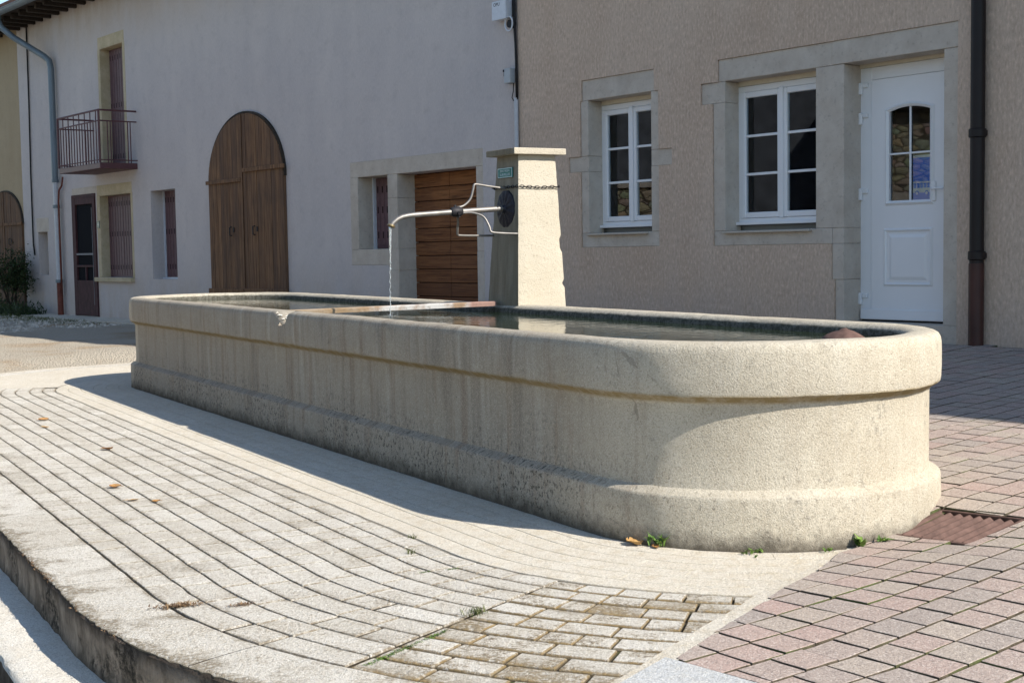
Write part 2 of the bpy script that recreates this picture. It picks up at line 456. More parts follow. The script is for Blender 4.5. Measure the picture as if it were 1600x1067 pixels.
MAT['soffit_wood'] = mat_wood('dark_eaves_wood', (.035, .027, .022), (.065, .05, .04), (.03, .025, .02), 'x')
MAT['shutter'] = plain('plum_painted_shutter', (.135, .078, .085), .55, .35, var=.15, sc=14)
MAT['shutter_slot'] = plain('shutter_slot_dark', (.02, .012, .014), .8, .1)
MAT['plum_door'] = plain('flaking_plum_paint', (.060, .024, .027), .7, .2, var=.35, sc=18, zs=.4)
MAT['rail'] = plain('plum_railing_paint', (.10, .040, .045), .5, .4, var=.2)
MAT['zinc'] = plain('blue_grey_zinc', (.155, .195, .225), .5, .5, metal=.25, var=.15, sc=6, zs=.3)
MAT['pvc_pipe'] = plain('pale_plastic_pipe', (.50, .52, .55), .45, .4, var=.08)
MAT['rust_pipe'] = plain('red_brown_cast_pipe', (.15, .042, .028), .6, .3, var=.25)
MAT['black_pipe'] = plain('dark_brown_downpipe', (.012, .008, .008), .5, .3, var=.25, sc=5)
MAT['cable'] = plain('black_cable', (.012, .012, .014), .6, .3)
MAT['pvc'] = plain('white_upvc', (.78, .79, .80), .32, .5, var=.02, sc=3)
MAT['cream'] = plain('cream_shutter_box', (.66, .60, .48), .5, .3, var=.04)
MAT['alu'] = plain('beige_metal_sill', (.47, .42, .35), .45, .4, var=.08)
MAT['box'] = plain('white_plastic_box', (.62, .65, .70), .45, .4, var=.06)
MAT['box_grey'] = plain('grey_plastic_box', (.42, .45, .47), .5, .4, var=.06)
MAT['steel'] = plain('galvanised_steel', (.23, .215, .20), .5, .4, metal=.6, var=.25, sc=14)
MAT['steel_dark'] = plain('blackened_iron', (.02, .019, .022), .6, .4, metal=.3, var=.4, sc=30)
MAT['rosette'] = plain('blackened_rosette', (.022, .021, .030), .55, .4, metal=.2, var=.5, sc=60, bump=.8)
MAT['brass'] = plain('worn_brass_lip', (.40, .30, .16), .4, .5, metal=.8, var=.25)
MAT['rust'] = plain('rusty_iron', (.125, .074, .060), .75, .3, metal=.15, var=.35, sc=22, bump=.5)
MAT['rust_dark'] = plain('dark_pit', (.010, .008, .007), .9, .1)
MAT['number'] = plain('dark_green_enamel', (.03, .06, .05), .35, .5, var=.05)
MAT['sign_green'] = plain('green_enamel', (.005, .17, .15), .35, .5, var=.06)
MAT['sign_white'] = plain('sign_white_paint', (.62, .72, .72), .4, .4, var=.05)
MAT['poster_blue'] = plain('poster_blue', (.035, .20, .66), .5, .3, var=.03)
MAT['poster_white'] = plain('poster_white', (.62, .66, .66), .5, .3, var=.03)
MAT['ink'] = plain('dark_ink', (.03, .035, .05), .6, .2)
MAT['room'] = plain('dim_room_plaster', (.34, .34, .34), .9, .1, var=.1, sc=2)
MAT['tile'] = plain('clay_roof_tile', (.22, .12, .085), .9, .1, var=.35, sc=12)
def mat_plank():
    m = NT('rusty_limed_plank', .85, .2); o = m.obj()
    n1 = m.noise(m.scale(o, (5, 3, 5)), 1.0, 5, .65); n2 = m.noise(o, 40, 5, .7)
    x = m.sep(o)[0]
    c = m.mix(m.ramp(n1, .42, .58), (.31, .21, .135), (.53, .51, .48))
    c = m.mix(m.ramp(x, .52, .56), c, (.34, .205, .165))
    c = m.mix(m.ramp(x, .0, -.25, 0, .8), c, (.30, .21, .12))
    c = m.mix(m.math('MULTIPLY', m.ramp(n2, .56, .68), .6), c, (.12, .085, .05))
    m.color(c); m.bump(n2, .6, .006); return m.mat
MAT['plank'] = mat_plank()
def mat_glass():
    m = bpy.data.materials.new('window_glass'); m.use_nodes = True; t = m.node_tree
    t.nodes.remove(t.nodes['Principled BSDF']); out = t.nodes['Material Output']
    g = t.nodes.new('ShaderNodeBsdfGlossy'); g.inputs['Roughness'].default_value = 0.0; g.inputs['Color'].default_value = (.9, .95, 1, 1)
    tr = t.nodes.new('ShaderNodeBsdfTransparent'); tr.inputs['Color'].default_value = (.90, .93, .94, 1)
    fr = t.nodes.new('ShaderNodeFresnel'); fr.inputs['IOR'].default_value = 1.62
    mx = t.nodes.new('ShaderNodeMixShader')
    t.links.new(fr.outputs[0], mx.inputs[0]); t.links.new(tr.outputs[0], mx.inputs[1]); t.links.new(g.outputs[0], mx.inputs[2])
    t.links.new(mx.outputs[0], out.inputs[0]); return m
MAT['glass'] = mat_glass()
def mat_water():
    m = NT('trough_water', .03, .5); o = m.pos()
    m.b.inputs['IOR'].default_value = 1.33
    m.color((.020, .030, .014))
    n = m.noise(m.scale(o, (1, 1, 1)), 7, 2, .5); n2 = m.noise(o, 28, 2, .5)
    pj = (-.7804, 8.649, .741)
    df = m.n('ShaderNodeVectorMath', operation='DISTANCE'); m.L(o, df.inputs[0]); df.inputs[1].default_value = pj
    ds = df.outputs['Value']
    rp = m.math('MULTIPLY', m.math('SINE', m.math('MULTIPLY', ds, 130.0)), m.ramp(ds, .0, 1.1, 1.0, .0))
    h = m.math('ADD', m.math('ADD', n, m.math('MULTIPLY', n2, .3)), m.math('MULTIPLY', rp, .35))
    m.bump(h, .16, .012); return m.mat
MAT['water'] = mat_water()
def mat_jet():
    m = bpy.data.materials.new('falling_water'); m.use_nodes = True
    b = m.node_tree.nodes['Principled BSDF']; b.inputs['Transmission Weight'].default_value = .75; b.inputs['IOR'].default_value = 1.33
    b.inputs['Roughness'].default_value = .12; b.inputs['Base Color'].default_value = (.85, .9, .92, 1); return m
MAT['jet'] = mat_jet()
def mat_leaf(name, ca, cb):
    m = NT(name, .6, .25); t = m.attr()
    m.color(m.mix(t, ca, cb)); return m.mat
MAT['leaf'] = mat_leaf('dark_shrub_leaf', (.018, .034, .014), (.055, .085, .03))
MAT['weed'] = mat_leaf('weed_leaf', (.06, .12, .02), (.16, .25, .05))
MAT['grass'] = mat_leaf('short_grass', (.05, .075, .02), (.16, .17, .06))
MAT['dry'] = mat_leaf('dry_moss', (.10, .06, .035), (.26, .17, .09))
MAT['autumn'] = mat_leaf('fallen_leaf', (.26, .12, .04), (.52, .33, .13))
MAT['bark'] = plain('shrub_bark', (.045, .035, .026), .9, .1, var=.3, sc=30)

# ------------------------------------------------------------------ frames of reference
S = 1.15
YR, YL = R(38.1), R(39.0)
OR_ = Vector((2 * 1.135 * S, 9 * 1.135 * S, 0))
OL_ = Vector((.0752 * S, 13.014 * S, 0))
NW = Vector((cos(YR), sin(YR), 0)); SW = Vector((sin(YR), -cos(YR), 0))
YF = R(29.69)
UF = Vector((-sin(YF), cos(YF), 0)); VF = Vector((cos(YF), sin(YF), 0))
r0, vc, u0, u1 = .705 * S, 3.275 * S, 3.968 * S, 10.35 * S
um = (u0 + u1) / 2
def FW(v, u, z=0.0):
    q = VF * v + UF * u; return Vector((q.x, q.y, z))
def smooth(a, b, x):
    t = max(0, min(1, (x - a) / (b - a))); return t * t * (3 - 2 * t)
def tmax(d):   # arc angle (deg) where the kerb strip cuts the platform
    T = [(-.1, 84), (0, 80), (.1, 69), (.4, 58.5), (.61, 52.7), (1.02, 47.3), (1.3, 44.9), (1.63, 42.8), (2.1, 40.0), (3, 36)]
    for (a, x), (b, y) in zip(T, T[1:]):
        if d <= b: return x + (y - x) * (d - a) / (b - a)
    return T[-1][1]
def _k(d):
    D = r0 + d; a = R(tmax(d)); return FW(vc - D * cos(a), u0 - D * sin(a))
KERB = [_k(d) for d in (2.4, 1.6, 1.1, .7, .45, .25, .1, 0)]
def zg(x, y):
    """height of the courtyard"""
    P = Vector((x, y, 0)); q = P.dot(NW); s = (P - OR_).dot(SW)
    rise = .057 * max(0.0, q - 3.0)
    if s > -3.5 and q < 6.5:
        e = 9.0
        for a, b in zip(KERB, KERB[1:]):
            ab = b - a; t = max(0, min(1, (P - a).dot(ab) / ab.length_squared)); e = min(e, (P - a - ab * t).length)
        rise *= smooth(-.12, .75, e)
    k = smooth(-11.0, -3.0, s)
    return rise * k + (1 - k) * .012 * max(0.0, q - 3.0)
def LW(s, dep, z, which='L'):
    yaw, O = (YL, OL_) if which == 'L' else (YR, OR_)
    return O + Vector((sin(yaw), -cos(yaw), 0)) * s + Vector((cos(yaw), sin(yaw), 0)) * dep + Vector((0, 0, z))

# stadium coordinates of the platform: t <= 0 left end, straight, right arc; d = distance from the basin foot
def PD(d, seg, a):
    D = r0 + d
    if seg == 's': return (vc - D, a)
    if seg == 'r': return (vc - D * cos(a), u0 - D * sin(a))
    return (vc - D * cos(a), u1 - D * sin(a))
def PDs(d, s):
    """s: metres along the line d = .9 counted from the right end of the straight, + to the left"""
    D = r0 + .9
    if s < 0: return PD(d, 'r', -s / D)
    if s <= u1 - u0: return PD(d, 's', u0 + s)
    return PD(d, 'l', -(s - (u1 - u0)) / D)
DREF = r0 + .9

# ================================================================== THE GROUND
# base sheet of the courtyard (one sheet out to the horizon, lower street in front of the steps)
mb = MB()
xs = [-400, -150, -60, -40] + [-30 + i for i in range(0, 61)] + [40, 60, 150, 400]
ys = [-400, -150, -60, -30] + [-20 + i for i in range(0, 61)] + [50, 70, 150, 400]
idx = {}
for i, x in enumerate(xs):
    for j, y in enumerate(ys):
        P = Vector((x, y, 0)); v, u = P.dot(VF), P.dot(UF)
        z = -.36
        if v > 1.9 and y > 0: z = -.06
        idx[i, j] = mb.add([(x, y, z)])
for i in range(len(xs) - 1):
    for j in range(len(ys) - 1):
        mb.face((idx[i, j], idx[i + 1, j], idx[i + 1, j + 1], idx[i, j + 1]))
tag(mb.build('ground', MAT['street']), kind='structure')

# gravel yard: between platform, houses and beyond (left), drapes over zg
mb = MB()
def gy(i, j):
    # s along the left wall, q out from the wall
    s = -26 + i * .25; q = -.15 - j * .14
    P = LW(s, q, 0)
    z = zg(P.x, P.y) + .015 * fbm(P.x * 1.3, P.y * 1.3) - .002
    v, u = P.dot(VF), P.dot(UF)
    # dip to meet the platform edge
    dd = max(0, sqrt((v - vc) ** 2 + max(0, u - u1) ** 2) - r0) if u > u1 else abs(v - vc) - r0
    if dd < 2.35: z = min(z, -.025)
    elif dd < 2.8: z = z * (dd - 2.35) / .45 + -.02 * (1 - (dd - 2.35) / .45)
    if j == 83: z = -.5
    if j >= 82: P = LW(s, -.15 - 82 * .14, 0)
    return (P.x, P.y, z)
ids = [[mb.add([gy(i, j)]) for j in range(0, 84)] for i in range(0, 108)]
for i in range(107):
    for j in range(83):
        mb.face((ids[i][j], ids[i][j + 1], ids[i + 1][j + 1], ids[i + 1][j]))
tag(mb.build('gravel_yard', MAT['gravel'], smooth=True), kind='structure')

# concrete strip along the foot of the left house
mb = MB()
n = 40
for k in range(n):
    s0, s1 = -16.2 + 15.9 * k / n, -16.2 + 15.9 * (k + 1) / n
    for (a, b, za, zb) in ((0.0, -.55, .085, .075), (-.55, -.552, .075, -.03)):
        q = []
        for s, dd, z in ((s0, a, za), (s0, b, zb), (s1, b, zb), (s1, a, za)):
            P = LW(s, dd, 0); q.append((P.x, P.y, z + max(0, s + 10) * .012))
        mb.quad(*q)
tag(mb.build('concrete_path', MAT['apron']), kind='structure')

# --- fountain platform -----------------------------------------------------
mb = MB()
SL = u1 - u0 + DREF * R(100)
def ring(mb, d0, d1, z0, z1, sa, sb, step=.08, mi=0, nd=1, jag=0.0):
    """strip between distances d0..d1; sa/sb functions of d giving s range"""
    for kd in range(nd):
        da, db = d0 + (d1 - d0) * kd / nd, d0 + (d1 - d0) * (kd + 1) / nd
        za, zb = z0 + (z1 - z0) * kd / nd, z0 + (z1 - z0) * (kd + 1) / nd
        n = max(2, int(SL / step))
        for k in range(n):
            f0, f1 = k / n, (k + 1) / n
            P = []
            for d, z, f in ((da, za, f0), (db, zb, f0), (db, zb, f1), (da, za, f1)):
                s = sa(d) + (sb(d) - sa(d)) * f
                vv, uu = PDs(d, s)
                P.append(FW(vv, uu, z))
            mb.mi = mi
            mb.quad(*P)
s_right = lambda d: -DREF * (R(tmax(d)) + .015 / (r0 + max(0, d)))
s_left = lambda d: u1 - u0 + DREF * R(22)
s_far = lambda d: u1 - u0 + DREF * R(112)
# bedding sheet under the setts
ring(mb, .60, 1.80, -.016, -.016, s_right, s_left, .12, 1, 6)
# apron next to the basin, and round the left end
ring(mb, -.12, .645, -.0042, -.0042, s_right, s_far, .12, 0, 8)
ring(mb, .645, .646, -.0042, -.016, s_right, s_left, .12, 0, 1)
ring(mb, .648, 2.12, -.0008, -.0008, s_left, s_far, .12, 0, 8)
ring(mb, 2.12, 2.13, -.0008, -.10, s_left, s_far, .12, 0, 1)
platform = mb.build('platform', [MAT['apron'], MAT['sett_joint']])
tag(platform, kind='structure')
# moss filled bedding of the worn sector
mb = MB()
s_rad = lambda d: -DREF * R(24.3 + .9 * (d - .65))
ring(mb, .665, 1.80, -.0115, -.0115, s_right, lambda d: s_rad(d) + .005, .12, 0, 6)
tag(mb.build('mossy_bedding', MAT['joint_moss']), kind='structure')

def sett(mb, d0, d1, sA, sB, bev, depth, ztop, jit, tint, endz=None):
    """one stone; sA(d), sB(d) limits"""
    n = max(1, int(abs(sB(d0) - sA(d0)) / .07))
    mb.tint = tint
    rows = [(d0, -depth, 0.0), (d0 + bev * .5, ztop - bev * .45, bev * .5), (d0 + bev * 1.3, ztop - .0007, 0), (d0 + .020, ztop, 0), (d1 - .020, ztop, 0), (d1 - bev * 1.3, ztop - .0007, 0), (d1 - bev * .5, ztop - bev * .45, bev * .5), (d1, -depth, 0.0)]
    ez = -depth if endz is None else endz
    grid = []
    tiltA, tiltB = random.uniform(-jit, jit), random.uniform(-jit, jit)
    for ri, (d, z, ins) in enumerate(rows):
        row = []
        a, b = sA(d), sB(d)
        sg = 1 if b > a else -1
        be = bev * (1.15 if endz is not None and endz < -.004 else .6)
        cols = [(a, ez), (a + sg * be * .5, None), (a + sg * be * 1.3, z)]
        for k in range(1, n): cols.append((a + (b - a) * k / n, z))
        cols += [(b - sg * be * 1.3, z), (b - sg * be * .5, None), (b, ez)]
        for ci, (s, zz) in enumerate(cols):
            if zz is None: zz = min(z, ztop - bev * .45)
            zz = min(zz, z)
            vv, uu = PDs(d, s)
            if zz > -depth + 1e-6 and zz > ez + 1e-6:
                zz += tiltA * (d - d0) / (d1 - d0) + .0011 * fbm(vv * 7, uu * 7, 1.7)
            w1 = .0035 * fbm(vv * 11, uu * 11, 4.0)
            row.append(mb.add([FW(vv + w1, uu + w1 * .7, zz)]))
        grid.append(row)
    for a, b in zip(grid, grid[1:]):
        for k in range(len(a) - 1):
            mb.face((a[k], b[k], b[k + 1], a[k + 1]) if sB(d0) > sA(d0) else (a[k], a[k + 1], b[k + 1], b[k]))
GR = [.650, .752, .858, .974, .1092e1, 1.207, 1.318, 1.438, 1.554, 1.672, 1.788]
mb = MB(); mw = MB(); ma = MB()
for k in range(len(GR) - 1):
    d0, d1 = GR[k] + .0026, GR[k + 1] - .0026
    dm = (d0 + d1) / 2
    s = s_rad(dm) + .003; send = s_left(dm) + random.uniform(-.12, .05)
    while s < send - .05:
        ln = random.choice((random.uniform(.11, .17), random.uniform(.16, .24), random.uniform(.2, .3)))
        if s + ln > send - .1: ln = send - s
        jt = random.choice((.0018, .0030, .0042, .0060))
        sA = (lambda d, s=s, j=jt: (s + j) if s > s_rad(dm) + .01 else s_rad(d) + .004)
        sB = (lambda d, s=s, l=ln, j=jt: s + l - j)
        sett(mb, d0, d1, sA, sB, .0036, .008, random.uniform(-.0003, .0003), .0004, random.random(), random.choice((-.0045, -.0065, -.0085)))
        s += ln
    # faint rows of the inner band
AR = [.002, .112, .218, .326, .434, .540, .642]
for k in range(len(AR) - 1):
    d0, d1 = AR[k] + .0012, AR[k + 1] - .0012
    dm = (d0 + d1) / 2; s = s_right(dm) + .004; send = s_far(dm) - .2
    while s < send - .05:
        ln = random.uniform(.3, .75)
        if s + ln > send - .1: ln = send - s
        f = abs(s - s_right(dm) - .004) < 1e-6
        sA = (lambda d, s=s, f=f: s_right(d) + .004 if f else s + .0003)
        sB = (lambda d, s=s, l=ln: s + l - .0003)
        sett(ma, d0, d1, sA, sB, .0022, .0052, random.uniform(-.0002, .0002), .0003, random.random(), -.0022)
        s += ln
for k in range(len(GR) - 1):
    dm = (GR[k] + GR[k + 1]) / 2
    # worn sector to the right of the radial joint
    d0, d1 = GR[k] + random.uniform(.004, .007), GR[k + 1] - random.uniform(.004, .007)
    s = s_rad(dm) - .010
    lim = s_right(dm) + .012
    while s > lim + .03:
        ln = random.uniform(.095, .185)
        if s - ln < lim + .07: ln = s - lim
        j = random.uniform(.0015, .0045)
        first = s > s_rad(dm) - .02
        last = abs(s - ln - lim) < 1e-6
        sA = (lambda d, s=s, j=j, f=first: s_rad(d) - .007 if f else s - j)
        sB = (lambda d, s=s, l=ln, j=j, f=last: s_right(d) + .012 if f else s - l + j)
        sett(mw, d0, d1, sA, sB, .0062, .012, random.uniform(-.0010, .0006), .0010, random.random())
        s -= ln
tag(mb.build('paving_setts', MAT['sett'], smooth=True, ang=10), kind='structure')
tag(ma.build('apron_setts', MAT['apron'], smooth=True, ang=10), kind='structure')
tag(mw.build('worn_setts', MAT['sett_worn'], smooth=True, ang=14), kind='structure')

# kerb stones forming the top step, riser, second tread and riser
mk = MB()
s = -DREF * R(40.3); send = u1 - u0 + DREF * R(70)
first = True
while s < send:
    ln = random.uniform(.62, .9)
    lo = (lambda d, s=s: s + .0013)
    hi = (lambda d, s=s, l=ln: s + l - .0013)
    n = 90; mk.tint = random.random()
    prof = [(1.7905, -.013), (1.7925, -.004), (1.797, -.0006), (1.81, 0.0), (1.87, .001), (1.95, 0.0), (1.99, -.0002), (2.012, -.0008), (2.026, -.0012), (2.038, -.0025), (2.044, -.006), (2.043, -.012)]
    g = []
    for (d, z) in prof:
        row = []
        for k in range(n + 1):
            ss = lo(d) + (hi(d) - lo(d)) * k / n
            vv, uu = PDs(d, ss)
            edge = smooth(1.97, 2.05, d)
            wz = .0025 * fbm(vv * 6, uu * 6) + (edge * .005 * min(0, fbm(vv * 26, uu * 26, 3)))
            wd = edge * .0055 * fbm(vv * 30, uu * 30, 9)
            vv, uu = PDs(d + wd, ss)
            row.append(mk.add([FW(vv, uu, z + wz)]))
        g.append(row)
    for a, b in zip(g, g[1:]):
        for k in range(n): mk.face((a[k], b[k], b[k + 1], a[k + 1]))
    s += ln
tag(mk.build('kerb', MAT['sett'], smooth=True, ang=50), kind='structure')
mr = MB()
sr_ = lambda d: -DREF * R(43); sl_ = lambda d: u1 - u0 + DREF * R(75)
def ring_n(mb, prof, sa, sb, n, mi, amp):
    g = []
    for (d, z) in prof:
        row = []
        for k in range(n + 1):
            s = sa + (sb - sa) * k / n
            vv, uu = PDs(d, s)
            w1 = amp * fbm(vv * 14, uu * 14, z * 14 + 5)
            vv, uu = PDs(d + w1, s)
            row.append(mb.add([FW(vv, uu, z)]))
        g.append(row)
    mb.mi = mi
    for a, b in zip(g, g[1:]):
        for k in range(n): mb.face((a[k], b[k], b[k + 1], a[k + 1]))
sa, sb = -DREF * R(43), u1 - u0 + DREF * R(75)
ring_n(mr, [(2.02, -.014), (2.042, -.0085), (2.0485, -.016), (2.047, -.07), (2.043, -.11), (2.045, -.15), (2.05, -.185)], sa, sb, 260, 0, .006)
ring_n(mr, [(2.03, -.172), (2.12, -.173), (2.20, -.172), (2.245, -.174), (2.258, -.18), (2.264, -.195)], sa, sb, 260, 1, .006)
ring_n(mr, [(2.262, -.190), (2.264, -.25), (2.262, -.31), (2.266, -.37)], sa, sb, 260, 0, .006)
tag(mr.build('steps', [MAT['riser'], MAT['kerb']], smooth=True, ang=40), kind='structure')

# pale kerb strip between platform and pavers
mb = MB()
prev = None
for k in range(40):
    d = 2.3 - 2.34 * k / 39
    a = tmax(max(d, -.05))
    ti, to = R(a), R(a) + (.045 + .02 * (k / 39)) / (r0 + max(d, 0))
    A0 = PD(d, 'r', ti - .012); B0 = PD(d, 'r', to)
    row = (FW(*A0, .003), FW(*B0, .006))
    if prev: mb.quad(prev[0], prev[1], row[1], row[0])
    prev = row
tag(mb.build('kerb_strip', MAT['apron']), kind='structure')

# smooth white corner slab in front
mb = MB()
c0 = Vector((.415, 3.705, 0)); c1 = Vector((.62, 3.485, 0)); dirL = (FW(*PD(2.3, 'r', R(tmax(2.3)))) - FW(*PD(1.45, 'r', R(tmax(1.45))))).normalized()
pts = [c0, c0 + dirL * .9, c1 + dirL * .9 + (c1 - c0) * 2.2, c0 + (c1 - c0) * 3.2]
top = [(p.x, p.y, .010 - .002 * i) for i, p in enumerate(pts)]
mb.poly(top)
for a, b in zip(top, top[1:] + top[:1]): mb.quad(a, (a[0], a[1], -.1), (b[0], b[1], -.1), b)
tag(mb.build('white_paving_slab', MAT['slab']), kind='structure')

# --- square concrete pavers (aligned with the house) ---------------------------
CELL = .1375
YP = R(38.6)
PA = Vector((cos(YP), sin(YP), 0)); PB = Vector((sin(YP), -cos(YP), 0))
POF = Vector((1.21, 4.26, 0))
def kerb_side(P):
    """> 0 on the paver side of the kerb strip; also keeps pavers off the basin"""
    v, u = P.dot(VF), P.dot(UF)
    dv, du = vc - v, u0 - u
    D = sqrt(dv * dv + du * du)
    if u < u0:
        t = math.degrees(math.atan2(du, dv))
        d = D - r0
        if d < -.03: return -1
        return t - tmax(max(d, -.05)) - math.degrees((.04) / D) if d > .0 else (1 if t > 84 else -1)
    if v < vc: return -1
    return 1 if v > vc + r0 - .05 else -1
# grate rectangle in the pavement
G0 = [Vector(p + (0,)) for p in ((1.441, 5.212), (1.671, 4.853), (1.948, 5.084), (1.727, 5.371))]
GC = sum(G0, Vector()) / 4
GX = ((G0[1] - G0[0]) + (G0[2] - G0[3])).normalized(); GYv = Vector((-GX.y, GX.x, 0))
GWX, GWY = .192, .170
def in_grate(P, e=0.0):
    q = P - GC; return abs(q.dot(GX)) < GWX + e and abs(q.dot(GYv)) < GWY + e
def in_slab(P):
    q = P - c0; e1 = (c1 - c0).normalized(); n1 = Vector((-e1.y, e1.x, 0))
    if n1.dot(dirL) < 0: n1 = -n1
    return q.dot(n1) > -.004
mb = MB()
def clip_poly(poly, fn):
    out = []
    for a, b in zip(poly, poly[1:] + poly[:1]):
        fa, fb = fn(a), fn(b)
        if fa > 0: out.append(a)
        if (fa > 0) != (fb > 0):
            lo, hi = a, b
            for _ in range(18):
                m = (lo + hi) / 2
                if (fn(m) > 0) == (fa > 0): lo = m
                else: hi = m
            out.append((lo + hi) / 2)
    return out
bedz = .010
for i in range(-84, 40):
    off = random.uniform(-.5, .5) * CELL * (1 if random.random() < .35 else .18)
    for j in range(-30, 46):
        c = POF + PB * (i + .5) * CELL + PA * ((j + .5) * CELL + off)
        q = c.dot(NW)
        s = (c - OR_).dot(SW)
        if q > OR_.dot(NW) - .05 or s > 9.5 or c.y < 2.4 or s < -6 or c.x > .44 * c.y + 1.0: continue
        g = .0027
        hw = CELL / 2 - g * random.uniform(.5, 1.1); hl = CELL / 2 - g * random.uniform(.5, 1.1)
        rot = random.gauss(0, .012)
        a1 = PA * cos(rot) + PB * sin(rot); b1 = PB * cos(rot) - PA * sin(rot)
        poly = [c + a1 * hl * x + b1 * hw * y for x, y in ((-1, -1), (1, -1), (1, 1), (-1, 1))]
        if not any(kerb_side(p) > 0 for p in poly): continue
        if all(in_grate(p, .02) for p in poly): continue
        if all(in_slab(p) for p in poly): continue
        if any(kerb_side(p) <= 0 for p in poly): poly = clip_poly(poly, kerb_side)
        if any(in_slab(p) for p in poly): poly = clip_poly(poly, lambda P: -1 if in_slab(P) else 1)
        if len(poly) < 3: continue
        # cut against the grate edges
        if any(in_grate(p, .003) for p in poly):
            best = None
            for nrm, lim in ((GX, GWX), (-GX, GWX), (GYv, GWY), (-GYv, GWY)):
                k2 = clip_poly(poly, lambda P, nrm=nrm, lim=lim: (P - GC).dot(nrm) - lim - .003)
                if len(k2) >= 3:
                    ar = abs(sum((k2[t].x * k2[(t + 1) % len(k2)].y - k2[(t + 1) % len(k2)].x * k2[t].y) for t in range(len(k2))))
                    if best is None or ar > best[0]: best = (ar, k2)
            if best is None or best[0] < .003: continue
            poly = best[1]
        ar = sum((poly[t].x * poly[(t + 1) % len(poly)].y - poly[(t + 1) % len(poly)].x * poly[t].y) for t in range(len(poly)))
        if abs(ar) < .0012: continue
        if ar < 0: poly = poly[::-1]
        fine = []
        for a, b in zip(poly, poly[1:] + poly[:1]):
            L_ = (b - a).length; k_ = max(1, int(L_ / .034)); nn_ = Vector((b.y - a.y, a.x - b.x, 0)).normalized()
            for t_ in range(k_):
                pq = a + (b - a) * t_ / k_; fine.append(pq - nn_ * abs(random.gauss(0, .0011)) - (nn_ * .0016 if t_ == 0 else nn_ * 0))
        poly = fine
        cc = sum(poly, Vector()) / len(poly)
        mb.tint = random.random()
        dz = random.gauss(0, .0008); tx, ty = random.gauss(0, .005), random.gauss(0, .005)
        rings = []
        for ins, dzz in ((0, -.030), (.0012, -.0050), (.0024, -.0012), (.0055, 0.0)):
            ringv = []
            for p in poly:
                w = (cc - p); L = w.length
                pp = p + w * min(.5, ins / max(L, .01))
                z = zg(pp.x, pp.y) + .009 + dz + dzz + (pp - cc).x * tx + (pp - cc).y * ty
                ringv.append((pp.x, pp.y, z))
            rings.append(mb.add(ringv))
        m = len(poly)
        for a, b in zip(rings, rings[1:]):
            mb.mi = 1 if a in rings[:2] else 0
            for k in range(m): mb.face((a + k, a + (k + 1) % m, b + (k + 1) % m, b + k))
        mb.mi = 0; mb.face([rings[-1] + k for k in range(m)])
tag(mb.build('paver_pavement', [MAT['paver'], MAT['joint_moss']], smooth=False), kind='structure')
# bedding below the pavers
mb = MB()
N = 170
ids = {}
for i in range(N + 1):
    for j in range(N + 1):
        s = -6.2 + 15.4 * i / N; q = 1.6 + (OR_.dot(NW) - 1.6) * j / N
        P = SW * (s + OR_.dot(SW)) + NW * q
        ids[i, j] = (P, mb.add([(P.x, P.y, zg(P.x, P.y) - .007)]))
for i in range(N):
    for j in range(N):
        quad = [ids[i, j], ids[i + 1, j], ids[i + 1, j + 1], ids[i, j + 1]]
        if all(kerb_side(a[0]) <= 0 for a in quad) or all(in_grate(a[0], .05) for a in quad): continue
        mb.face([a[1] for a in quad])
tag(mb.build('paver_bedding', MAT['joint_moss']), kind='structure')

# ================================================================== THE FOUNTAIN
ORG = (vc, um, 0)
fo = empty('fountain', FW(vc, um, 0), YF, 'long pale concrete water trough with rounded ends and a square pillar on its far side', 'fountain')
prof = [(0, -.15, 0), (.002, -.02, .02), (.003, .06, .08), (.002, .13, .15), (.000, .192, .2), (-.002, .201, .22), (-.007, .206, .235), (-.038, .221, .25),
        (-.0455, .227, .27), (-.048, .238, .3), (-.048, .36, .4), (-.048, .46, .5), (-.048, .545, .57), (-.045, .557, .6), (-.034, .567, .62), (-.012, .580, .64), (-.004, .587, .66),
        (-.001, .605, .68), (.001, .65, .72), (.001, .70, .78), (.000, .748, .82), (-.004, .768, .86), (-.012, .782, .9), (-.025, .790, .93), (-.045, .793, .96), (-.095, .793, 1.0),
        (-.118, .790, 1.03), (-.136, .782, 1.06), (-.149, .768, 1.09), (-.156, .750, 1.12), (-.160, .715, 1.16), (-.165, .60, 1.28), (-.18, .25, 1.6)]
cols = []
nst = 150
for k in range(nst): cols.append(('s', u1 + (u0 - u1) * k / nst))
for k in range(72): cols.append(('r', pi * k / 72))
for k in range(nst): cols.append(('f', u0 + (u1 - u0) * k / nst))
for k in range(72): cols.append(('l', pi + pi * k / 72))
mb = MB()
def bp(c, D):
    ty, a = c
    if ty == 's': return (vc - D, a)
    if ty == 'f': return (vc + D, a)
    if ty == 'r': return (vc - D * cos(a), u0 - D * sin(a))
    return (vc - D * cos(a), u1 - D * sin(a))
us = []
acc = 0
for k, c in enumerate(cols):
    us.append(acc)
    acc += (u1 - u0) / nst if c[0] in 'sf' else pi * r0 / 72
g = []
CH = 8.13     # u of the broken notch in the near rim
